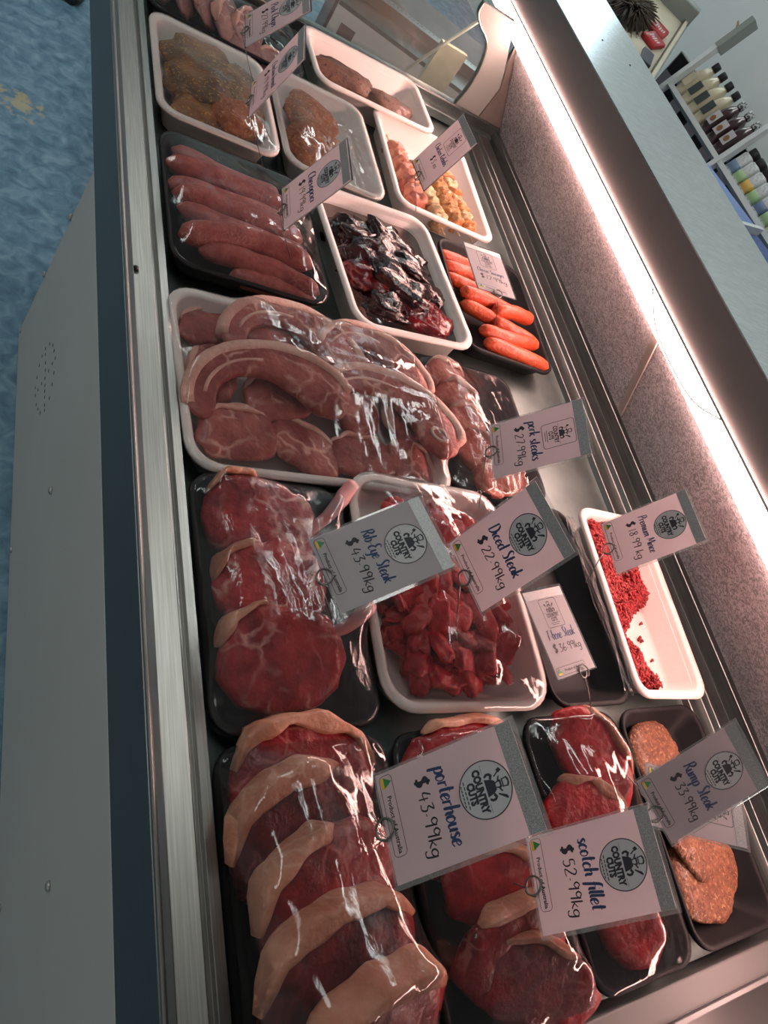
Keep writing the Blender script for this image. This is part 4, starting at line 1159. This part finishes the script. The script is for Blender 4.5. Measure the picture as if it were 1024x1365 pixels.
def logo_mesh(square):
    """COUNTRY CUTS emblem: outline, bull bust with hat, knife and cleaver, capitals and small lines"""
    mb = MB(); z = 0.0
    if square: flat_ring(mb, 0, 0, 0, 0.0006, sq=(0.0155, 0.0172))
    else: flat_ring(mb, 0, 0, 0.0178, 0.0007)
    k = 0.86 if square else 1.0
    s = 0.00118 * k; oy = 0.0058 * k; ox = 0
    P = lambda pts, dz=0.0: poly(mb, [(x, y) for x, y in pts], ox, oy, s, z + dz)
    P([(-4.6, -4.4), (4.6, -4.4), (3.6, -0.6), (2.2, 1.2), (-2.2, 1.2), (-3.6, -0.6)])                    # apron / chest
    for sg in (-1, 1):
        P([(sg * 3.4, -0.4), (sg * 5.6, 0.8), (sg * 7.2, -0.6), (sg * 7.4, -2.6), (sg * 6.2, -4.2), (sg * 5.2, -3.6), (sg * 6.1, -2.0), (sg * 5.6, -0.9), (sg * 4.2, -1.6)])  # arms
        P([(sg * 1.6, 3.2), (sg * 4.2, 4.4), (sg * 4.0, 3.4), (sg * 2.0, 2.4)])                                # ears
        P([(sg * 1.5, 1.2), (sg * 2.3, 3.4), (sg * 1.7, 4.6), (sg * 1.0, 4.4), (sg * 1.2, 2.4), (sg * .8, 1.2)])  # cheeks
    P([(-1.6, 4.4), (1.6, 4.4), (1.2, 3.4), (-1.2, 3.4)])
    # hat outline
    P([(-2.4, 4.7), (2.4, 4.7), (2.2, 5.4), (-2.2, 5.4)])
    P([(-2.2, 5.4), (-1.6, 5.4), (-1.8, 7.4), (-2.6, 7.8)]); P([(2.2, 5.4), (1.6, 5.4), (1.8, 7.4), (2.6, 7.8)])
    P([(-2.6, 7.8), (-1.8, 7.3), (0, 7.9), (1.8, 7.3), (2.6, 7.8), (1.2, 8.7), (-1.2, 8.7)])
    # knife and cleaver
    P([(4.2, 1.6), (4.8, 1.2), (8.4, 5.6), (7.8, 6.2), (6.4, 5.6)])
    P([(-4.2, 1.6), (-4.8, 1.2), (-6.6, 3.8), (-6.0, 4.2)]); P([(-5.6, 4.4), (-7.4, 3.4), (-8.4, 5.2), (-6.6, 6.4)])
    if square:
        type_at(mb, 'COUNTRY', 0.0062, 0, -0.0030, 0.00025, fit=0.0215)
        type_at(mb, 'CUTS', 0.0062, 0, -0.0082, 0.00025, fit=0.0105)
        for yy, ww in ((-0.0120, 0.0150), (-0.0140, 0.0120)): mb.box(-ww / 2, ww / 2, yy - 0.0003, yy + 0.0003, -0.00002, 0.00002)
    else:
        type_at(mb, 'COUNTRY', 0.0068, 0, -0.0036, 0.00045, fit=0.0275)
        type_at(mb, 'CUTS', 0.0068, 0, -0.0092, 0.00045, fit=0.0140)
        for yy, ww in ((-0.0130, 0.0180), (-0.0152, 0.0140)):
            n_ = 6
            for q in range(n_):
                a = -ww / 2 + ww * q / n_
                mb.box(a, a + ww / n_ * 0.75, yy - 0.00035, yy + 0.00035, -0.00002, 0.00002)
    for sg in (-1, 1): mb.box(sg * 0.012 * k - 0.003, sg * 0.012 * k + 0.003, 0.0004 * k, 0.0006 * k, -0.00002, 0.00002)
    return mb.mesh('logo_print', False)
LOGO = {True: logo_mesh(True), False: logo_mesh(False)}
for m_ in LOGO.values(): m_.materials.append(M['ink_black'])

# shared pieces of every tag
CW, CH = 0.074, 0.105
lam_mesh = MB().box(-CW / 2, CW / 2, 0, CH, -0.0003, 0.0002).mesh('laminate', False); lam_mesh.materials.append(M['laminate'])
card_mesh = MB().box(-CW / 2 + 0.002, CW / 2 - 0.003, 0.0015, CH - 0.003, -0.0002, 0.00035).mesh('card', False); card_mesh.materials.append(M['card'])
band_mesh = MB().box(-CW / 2 + 0.002, CW / 2 - 0.003, CH - 0.0135, CH - 0.003, 0.0003, 0.00055).mesh('glitter_band', False); band_mesh.materials.append(M['glitter'])
disc_mesh = MB().loft([[(0.0176 * math.cos(2 * math.pi * k / 40), 0.0176 * math.sin(2 * math.pi * k / 40), z) for k in range(40)] for z in (0, 0.00012)]).mesh('logo_disc', False); disc_mesh.materials.append(M['logo_disc'])
_mb = MB(); flat_ring(_mb, 0, 0, 0, 0.0004, sq=(0.026, 0.0048)); box_mesh = _mb.mesh('origin_box', False); box_mesh.materials.append(M['ink_black'])
_mb = MB(); type_at(_mb, 'Product of Australia', 0.0043, 0.004, 0, 0.0001, fit=0.036); otext_mesh = _mb.mesh('origin_text', False); otext_mesh.materials.append(M['ink_black'])
tri_mesh = MB().add([(-0.0036, -0.0016, 0), (0.0036, -0.0016, 0), (0, 0.004, 0)], [(0, 1, 2)]).mesh('origin_triangle', False); tri_mesh.materials.append(M['green'])
bar_mesh = MB().add([(-0.0036, -0.0036, 0), (0.0036, -0.0036, 0), (0.0036, -0.0016, 0), (-0.0036, -0.0016, 0)], [(0, 1, 2, 3)]).mesh('origin_bar', False); bar_mesh.materials.append(M['gold'])


def price_tag(label, centre, right, up, name, price, square=False, ring_u=-0.002, pin_to=None, flat=False, blank=False):
    r = Vector(right).normalized(); u = Vector(up); u = (u - r * u.dot(r)).normalized(); n = r.cross(u)
    c = Vector(centre) + Vector((0, 0, ZC)) - u * CH / 2
    root = thing('price_tag', label, 'price tag', group='price tags')
    root.matrix_world = Matrix(((r.x, u.x, n.x, c.x), (r.y, u.y, n.y, c.y), (r.z, u.z, n.z, c.z), (0, 0, 0, 1)))
    obj('laminate', lam_mesh, None, root)
    obj('card', card_mesh, None, root)
    obj('glitter_band', band_mesh, None, root)

    def at_(o, x, y, z):
        o.location = (x, y, z); return o
    if not square: at_(obj('logo_disc', disc_mesh, None, root), 0.0, 0.0735, 0.00036)
    at_(obj('logo_print', LOGO[square], None, root), 0.0, 0.0735, 0.0006)
    if not blank:
        vs, fs, w = pen_text(name, 0.0115, 0.0015, 0.14, 0.45, 0.02, len(name))
        k = min(1.0, 0.050 / w)
        o = MB().add([(v.x * k - w * k / 2, v.y * min(1, k * 1.25), 0) for v in vs], fs).build('name_lettering', M['ink_navy'], root, smooth=False); at_(o, 0.0, 0.0435, 0.0006)
        vs, fs, w = pen_text(price[1:], 0.0092, 0.00085, 0.05, 0.1, 0.02, 3)
        dv, df_, dw = pen_text('$', 0.0100, 0.0019, 0.05)
        n0 = len(vs); w += dw + 0.002
        vs = [Vector((v.x + dw + 0.002, v.y, v.z)) for v in vs] + dv; fs = fs + [tuple(i + n0 for i in q) for q in df_]
        k = 0.050 / w if len(price) > 5 else 1
        o = MB().add([(v.x * k - w * k / 2, v.y, 0) for v in vs], fs).build('price_lettering', M['ink_black'], root, smooth=False); at_(o, 0.002, 0.0285, 0.0006)
    at_(obj('origin_box', box_mesh, None, root), -0.007, 0.0085, 0.0006)
    at_(obj('origin_text', otext_mesh, None, root), -0.005, 0.0085, 0.0006)
    at_(obj('origin_triangle', tri_mesh, None, root), -0.028, 0.0085, 0.0006)
    at_(obj('origin_bar', bar_mesh, None, root), -0.028, 0.0085, 0.0006)
    # coiled wire clip with its pin
    pts = []
    for q in range(41):
        a = 2 * math.pi * 1.7 * q / 40 - 1.2
        pts.append((ring_u + 0.0068 * math.cos(a), 0.001 + 0.0068 * math.sin(a), 0.0018 * math.cos(a * 0.5) + (0.0012 if q % 2 else 0.001)))
    MB().tube(pts, 0.0008, 6).build('ring_clip', M['wire'], root)
    inv = root.matrix_world.inverted()
    st = Vector((ring_u, -0.005, 0))
    if pin_to is None:
        wpt = root.matrix_world @ st
        dz = max(0.02, wpt.z - (DECK + 0.050))
        end = inv @ Vector((wpt.x + dz * 0.75, wpt.y + 0.002, wpt.z - dz))
    else:
        end = inv @ Vector(pin_to)
    MB().tube([st, (st + end) / 2 + Vector((0.0008, 0, 0.0005)), end], 0.0006, 6).build('pin', M['wire'], root)
    return root

TAGS = [
 ('price tag reading porterhouse $43.99kg', [0.3079, 0.0333, -0.3764], [-0.11, -0.973, 0.204], [0.528, 0.116, 0.841], 'porterhouse', '$43.99kg', False),
 ('price tag reading scotch fillet $52.99kg', [0.4504, -0.0263, -0.4096], [-0.276, -0.949, 0.151], [0.39, 0.033, 0.92], 'scotch fillet', '$52.99kg', False),
 ('price tag reading Rump Steak $33.99kg', [0.6091, 0.0176, -0.4025], [0.584, -0.776, -0.24], [0.668, 0.291, 0.685], 'Rump Steak', '$33.99kg', False),
 ('price tag reading Rib-Eye Steak $43.99kg', [0.3323, 0.2338, -0.4264], [0.212, -0.974, 0.082], [0.821, 0.223, 0.526], 'Rib-Eye Steak', '$43.99kg', False),
 ('price tag reading Diced Steak $22.99kg', [0.4282, 0.2227, -0.3781], [0.161, -0.984, 0.079], [0.197, 0.111, 0.974], 'Diced Steak', '$22.99kg', False),
 ('price tag reading T-bone Steak $36.99kg', [0.6303, 0.2064, -0.522], [0.982, 0.188, -0.017], [-0.187, 0.982, 0.032], 'T-bone Steak', '$36.99kg', True),
 ('price tag reading Premium Mince $18.99 kg', [0.7037, 0.2814, -0.4109], [-0.183, -0.981, 0.069], [0.383, -0.007, 0.924], 'Premium Mince', '$18.99 kg', False),
 ('price tag reading pork steaks $27.99kg', [0.5388, 0.3648, -0.3931], [-0.206, -0.977, -0.051], [0.494, -0.149, 0.856], 'pork steaks', '$27.99kg', True),
 ('flat price tag lying on the thin red sausages, $17.99kg', [0.7119, 0.7837, -0.5], [0.995, -0.05, 0.09], [0.052, 0.999, -0.017], 'Chorizo Sausages', '$17.99kg', True),
 ('price tag reading Chicken Kebabs $3 ea', [0.6273, 0.9423, -0.4442], [0.015, -0.999, 0.033], [0.286, 0.036, 0.958], 'Chicken Kebabs', '$3 ea', True),
 ('price tag standing over the thick pink sausages, $19.99kg', [0.3585, 0.7132, -0.4347], [-0.089, -0.995, -0.05], [0.34, -0.077, 0.937], 'Chevapcici', '$19.99kg', False),
 ('price tag leaning between the herb chicken and schnitzel trays', [0.3279, 0.8866, -0.4203], [-0.145, -0.987, -0.075], [0.244, -0.11, 0.964], 'Chicken breast', '$19.99kg', False),
 ('price tag over the pale pork chops at the far end', [0.3565, 1.0537, -0.4281], [-0.076, -0.992, -0.097], [0.525, -0.123, 0.842], 'Pork Chops', '$27.99kg', False),
]
for (lb, c, r_, u_, nm, pr, sq) in TAGS:
    pin = None
    if 'T-bone' in lb: pin = (0.672, 0.118, zd(0.548))
    price_tag(lb, c, r_, u_, nm, pr, sq, ring_u=0.010 if sq and 'T-bone' in lb else 0.0, pin_to=pin)
price_tag('price tag half hidden behind the Rump Steak tag', (0.735, 0.002, -0.505), (-0.50, -0.86, 0.05), (0.74, -0.46, 0.50), '', '', True, blank=True, pin_to=(0.70, 0.06, zd(0.56)))

# ------------------------------------------------------------------ beyond the far end: the next counter
nc = thing('neighbour_counter', 'white panelled counter standing beyond the far end glass', 'display counter', (0.752, 1.86, 0), d2r(0, 0, -18))
MB().box(0.0, 0.50, 0.0, 0.02, 0.02, zd(0.67)).build('front_panel', mat('pale_panel', (0.48, 0.52, 0.52), 0.5, c2=(0.44, 0.48, 0.48), scale=5), nc, smooth=False)
MB().box(0.025, 0.065, -0.002, 0.0, zd(0.74), zd(0.70)).build('rating_label', mat('label_dark', (0.10, 0.07, 0.07), 0.5), nc, smooth=False)
MB().box(0.0, 0.50, 0.0, 0.10, zd(0.67), zd(0.66)).build('rim', M['rim_dark'], nc, smooth=False)
MB().box(0.0, 0.50, 0.10, 0.122, zd(0.67), zd(0.635)).build('rail', M['rim_steel'], nc, smooth=False)
tooth = MB().box(0, 0.006, 0.123, 0.140, zd(0.655), zd(0.637)).mesh('rail_tooth', False)
tooth.materials.append(M['rim_steel'])
for k in range(39):
    o = obj('rail_tooth', tooth, None, nc); o.location = (0.006 + 0.0125 * k, 0, 0)
MB().box(0.0, 0.50, 0.142, 0.150, zd(0.67), zd(0.64)).build('rail', M['rim_steel'], nc, smooth=False)
MB().box(0.0, 0.50, 0.15, 0.55, 0.02, zd(0.70)).build('well', mat('dark_well', (0.085, 0.075, 0.085), 0.5, c2=(0.12, 0.105, 0.115), scale=12), nc, smooth=False)
rod = MB().tube([(0.760, 1.425, zd(0.556)), (0.838, 1.425, zd(0.414))], 0.0034, 8).build('reflection_rod', mat('rod', (0.60, 0.60, 0.50), 0.4, 0.3), counter)  # pale diagonal reflection by the far end glass, modelled as a thin rod
pl = thing('timber_offcut', 'pale speckled board leaning behind the far end glass', 'board', (0.905, 1.56, 0.0))
MB().box(-0.035, 0.035, -0.006, 0.006, 0.0, zd(0.52)).build('board', mat('pale_board', (0.52, 0.52, 0.40), 0.6, c2=(0.42, 0.44, 0.30), scale=30), pl, smooth=False)

# small dark shoe on the floor at the far left
sh = thing('shoe', 'toe of a black shoe on the blue floor past the counter', 'shoe', (0.262, 2.66, 0), d2r(0, 0, 188))
sp = [(0, y, 0.0) for y in (-0.14, -0.12, -0.05, 0.03, 0.10, 0.132, 0.14)]
sweep([(0, y, 0.012) for y in (-0.14, -0.12, -0.05, 0.03, 0.10, 0.132, 0.142)], [.012, .034, .036, .044, .046, .026, .008], [.012, .034, .036, .044, .046, .026, .008], .011, .011, 3, 16).build('sole', M['black'], sh)
sweep([(0, y, 0.022) for y in (-0.135, -0.12, -0.05, 0.03, 0.10, 0.125, 0.135)], [.010, .03, .032, .04, .042, .024, .006], [.010, .03, .032, .04, .042, .024, .006], [.03, .075, .085, .055, .034, .026, .008], .006, 2.4, 16).build('upper', mat('shoe_black', (0.02, 0.022, 0.025), 0.5), sh)

# ------------------------------------------------------------------ shop side: rack, bottles, wall things
LEAN = math.radians(19)
rackM = Matrix.Translation((2.20, 0, zd(0.508))) @ Matrix.Rotation(LEAN, 4, 'Y')
white = mat('rack_white', (0.70, 0.72, 0.72), 0.45, c2=(0.66, 0.68, 0.68), scale=8)
rack = thing('display_rack', 'white leaning shelf rack of sauces against the wall', 'rack')
rack.matrix_world = rackM
for (y0, y1) in ((1.93, 2.36), (1.42, 1.91)):
    MB().box(-0.01, 0.10, y0, y1, -0.016, 0.0).build('shelf', white, rack, smooth=False)
for y in (2.365, 1.92, 1.41):
    MB().box(-0.012, 0.012, y - 0.010, y + 0.010, -0.80, 0.30).build('upright', white, rack, smooth=False)
MB().box(-0.013, 0.030, 2.352, 2.378, 0.17, 0.302).build('upright_cap', M['grey_trim'], rack, smooth=False)
cream = mat('cream_sauce', (0.56, 0.50, 0.36), 0.3, c2=(0.50, 0.44, 0.30), scale=20, coat=0.4)
brown = mat('brown_sauce', (0.035, 0.015, 0.020), 0.25, c2=(0.05, 0.02, 0.025), scale=20, coat=0.5)
lab_dark = mat('bottle_label_dark', (0.04, 0.05, 0.05), 0.5)
lab_pink = mat('bottle_label_pale', (0.50, 0.46, 0.50), 0.5)
emb = mat('bottle_label_brown', (0.20, 0.09, 0.03), 0.5, c2=(0.30, 0.15, 0.05), scale=300)
capw = mat('cap_pale', (0.60, 0.62, 0.62), 0.4, c2=(0.06, 0.06, 0.06), scale=160, lo=0.48, hi=0.52)


def bottle(label, y, body, cap, lab, spot=None):
    t = thing('sauce_bottle', label, 'bottle', group='sauce bottles on the rack')
    t.matrix_world = rackM @ Matrix.Translation((0.035, y, 0.0005))
    rings = []
    for z, w_, d_ in ((0, .040, .060), (.003, .046, .068), (.030, .047, .072), (.085, .044, .066), (.110, .034, .046), (.122, .022, .026), (.128, .020, .022)):
        rings.append(rrect(d_, w_, min(w_, d_) * 0.45, z, 4))
    MB().loft(rings).build('bottle_body', body, t)
    MB().loft([[(r * math.cos(2 * math.pi * k / 14), r * math.sin(2 * math.pi * k / 14), z) for k in range(14)] for z, r in ((.127, .0135), (.128, .0145), (.150, .0140), (.152, .0125))]).build('cap', cap, t)
    MB().loft([[(x, yy, z) for x, yy, z in ((-.0362, -.017, .026), (-.0362, .017, .026), (-.0352, .017, .074), (-.0352, -.017, .074))], [(x, yy, z) for x, yy, z in ((-.0374, -.017, .026), (-.0374, .017, .026), (-.0364, .017, .074), (-.0364, -.017, .074))]]).build('label', lab, t, smooth=False)
    if spot:
        MB().loft([[(-.0372 - q, .011 * math.cos(2 * math.pi * k / 16), .045 + .011 * math.sin(2 * math.pi * k / 16)) for k in range(16)] for q in (0, .0012)]).build('label_emblem', spot, t, smooth=False)
for i in range(4):
    bottle('cream sauce bottle with black cap, %s from the far end of the rack' % ORD[i], 2.320 - 0.056 * i, cream, M['black'], lab_dark if i else cream)
for i in range(3):
    bottle('dark brown sauce bottle with pale label, %s after the cream bottles' % ORD[i], 2.096 - 0.056 * i, brown, capw, lab_pink, emb)
jw = mat('jar_white', (0.62, 0.64, 0.64), 0.4, c2=(0.40, 0.42, 0.42), scale=120, lo=0.5, hi=0.62)
for i, (cn, cc) in enumerate((('blue', (.16, .24, .36)), ('green', (.32, .48, .24)), ('orange', (.62, .36, .08)), ('green', (.32, .48, .24)), ('blue', (.14, .18, .32)), ('green', (.32, .46, .24)), ('yellow', (.62, .5, .2)), ('green', (.32, .48, .24)))):
    t = thing('spice_jar', 'spice jar with %s label band, %s from the rack post' % (cn, ORD[i]), 'jar', group='spice jars on the rack')
    t.matrix_world = rackM @ Matrix.Translation((0.030, 1.878 - 0.052 * i, 0.0005))
    MB().loft([rrect(w_, w_, 0.010, z, 4) for z, w_ in ((0, .040), (.002, .044), (.070, .044), (.078, .036))]).build('jar_body', jw, t)
    MB().loft([rrect(w_, w_, 0.0105, z, 4) for z, w_ in ((.006, .0446), (.0062, .0456), (.036, .0456), (.0362, .0446))]).build('label_band', mat('label_' + cn, cc, 0.5), t)
    MB().loft([rrect(w_, w_, 0.012, z, 4) for z, w_ in ((.077, .036), (.078, .038), (.100, .037), (.102, .034))]).build('cap', M['black'], t)
# chequered tiles on the wall foot behind the rack
tw = thing('wall_panel', 'black and grey chequered tile panel behind the sauce rack', 'tile panel', (2.345, 0, 0))
MB().box(0.004, 0.03, 1.20, 2.60, 0.0, zd(0.46)).build('backing', mat('grout', (0.25, 0.25, 0.25), 0.7), tw, smooth=False)
tb = mat('tile_black', (0.015, 0.015, 0.018), 0.25); tg = mat('tile_grey', (0.33, 0.31, 0.35), 0.3)
tm = [MB().box(-0.003, 0.004, 0.0015, 0.0705, 0.0015, 0.0705).mesh('tile', False) for _ in range(2)]
tm[0].materials.append(tb); tm[1].materials.append(tg)
for i in range(19):
    for j in range(5):
        o = obj('tile', tm[(i + j) % 2], None, tw)
        o.location = (0, 1.22 + 0.072 * i, zd(0.46) - 0.072 * (j + 1))
# blue crate
bc = thing('blue_bin', 'tall light blue plastic bin in front of the spice jars', 'bin', (1.800, 1.455, 0), d2r(0, 0, 17))
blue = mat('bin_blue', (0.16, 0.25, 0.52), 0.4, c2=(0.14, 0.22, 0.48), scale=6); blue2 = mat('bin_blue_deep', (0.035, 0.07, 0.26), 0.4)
MB().box(-0.09, 0.085, -0.10, 0.15, 0.0, zd(0.455)).build('bin_body', blue, bc, bevel=0.006)
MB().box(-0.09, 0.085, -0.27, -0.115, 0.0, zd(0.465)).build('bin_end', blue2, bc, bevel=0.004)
MB().box(-0.092, 0.087, -0.114, -0.101, zd(0.51), zd(0.445)).build('bin_rim', white, bc, smooth=False)
# display bin with the dark bristly bunch
ba = Vector((0.6133, 0.7768, 0.1431)); bl = Vector((-0.7849, 0.6196, 0.0)); bn_ = ba.cross(bl)
binM = Matrix(((ba.x, bl.x, bn_.x, 1.88), (ba.y, bl.y, bn_.y, 2.12), (ba.z, bl.z, bn_.z, zd(0.47)), (0, 0, 0, 1)))
tt = thing('display_bin', 'beige display bin with grey side standing beyond the service shelf', 'bin')
tt.matrix_world = binM
beige = mat('beige_top', (0.55, 0.50, 0.38), 0.5, c2=(0.50, 0.45, 0.34), scale=10)
MB().box(-0.12, 0.62, 0.0, 0.40, -0.03, -0.012).build('bin_floor', beige, tt, smooth=False)
MB().box(-0.12, 0.62, -0.016, -0.002, -0.08, 0.004).build('side_board', beige, tt, bevel=0.002)
MB().box(-0.12, 0.62, -0.002, 0.002, -0.03, 0.003).build('edge_line', mat('edge_brown', (0.09, 0.07, 0.04), 0.5), tt, smooth=False)
MB().box(-0.12, 0.62, -0.024, -0.016, -0.40, -0.010).build('side_panel', M['grey_trim'], tt, smooth=False)
MB().box(0.62, 0.66, -0.024, 0.40, -0.40, 0.05).build('end_panel', M['grey_trim'], tt, bevel=0.006)
for (x, y) in ((-0.10, 0.0), (0.60, 0.0), (-0.10, 0.37), (0.60, 0.37)):
    MB().box(x - 0.015, x + 0.015, y, y + 0.03, -0.78, -0.03).build('leg', M['grey_trim'], tt, smooth=False)


def in_bin(o, x, y, z, rz=0, ry=0):
    o.matrix_world = binM @ Matrix.Translation((x, y, z)) @ Euler(d2r(0, ry, rz)).to_matrix().to_4x4()
    return o
db = MB(); rnd = random.Random(3)
for k in range(1100):
    a = rnd.uniform(0, 2 * math.pi); e = rnd.uniform(-0.05, 1.2); L_ = rnd.uniform(0.06, 0.115)
    d = Vector((math.cos(a) * math.cos(e) * 1.9, math.sin(a) * math.cos(e) * 0.9, math.sin(e) * 0.7))
    p0 = d * 0.02 + Vector((0, 0, 0.01)); p1 = d * L_ * 0.6 + Vector((0, 0, 0.012)); p2 = d * L_ * 0.95 + Vector((rnd.uniform(-.02, .02), rnd.uniform(-.02, .02), -0.012 * math.cos(e)))
    db.tube([p0, p1, p2], [0.003, 0.0035, 0.0012], 4)
bo = in_bin(db.build('dried_bunch', mat('bristle_dark', (0.018, 0.012, 0.009), 0.6, c2=(0.10, 0.07, 0.045), scale=12)), 0.24, 0.185, -0.008, -20)
tag(bo, 'dark brown bristly dried bunch lying in the beige bin', 'dried plant')
redp = mat('packet_red', (0.42, 0.015, 0.02), 0.35, c2=(0.36, 0.012, 0.016), scale=10)
for i, (x, y, rz) in enumerate(((0.235, 0.055, 70), (0.345, 0.060, 84))):
    t = in_bin(thing('red_packet', ('red packet with pale lettering below the dark bunch', 'second red packet towards the far end of the bin')[i], 'packet', group='red packets'), x, y, -0.011, rz)
    MB().loft([rrect(w_, l_, 0.004, z, 3) for z, w_, l_ in ((0, .062, .09), (.008, .068, .096), (.016, .062, .09))]).build('pouch', redp, t)
    mb = MB()
    for q in range(5): mb.box(-0.022 + 0.009 * q, -0.017 + 0.009 * q, -0.012 + 0.006 * (q % 2), 0.012 + 0.005 * (q % 3), 0.0162, 0.0168)
    mb.build('print', mat('print_pale', (0.6, 0.55, 0.5), 0.5), t, smooth=False)
dbx = in_bin(MB().box(-0.05, 0.05, -0.022, 0.022, 0, 0.012).build('dark_box', mat('box_dark', (0.03, 0.03, 0.045), 0.4), None, bevel=0.002), 0.085, 0.040, -0.0115, 6)
tag(dbx, 'small flat dark box beside the red packets at the bin edge', 'box')
# chipped paint on the wall
ch = MB().prism([(0, 0), (.02, .006), (.045, .03), (.04, .034), (.016, .022), (.002, .018)], 'x', 2.5985, 2.6).build('trim_1', mat('chip', (0.38, 0.30, 0.22), 0.8), smooth=False)
ch.location = (0, 2.70, zd(0.325)); tag(ch, kind='structure')
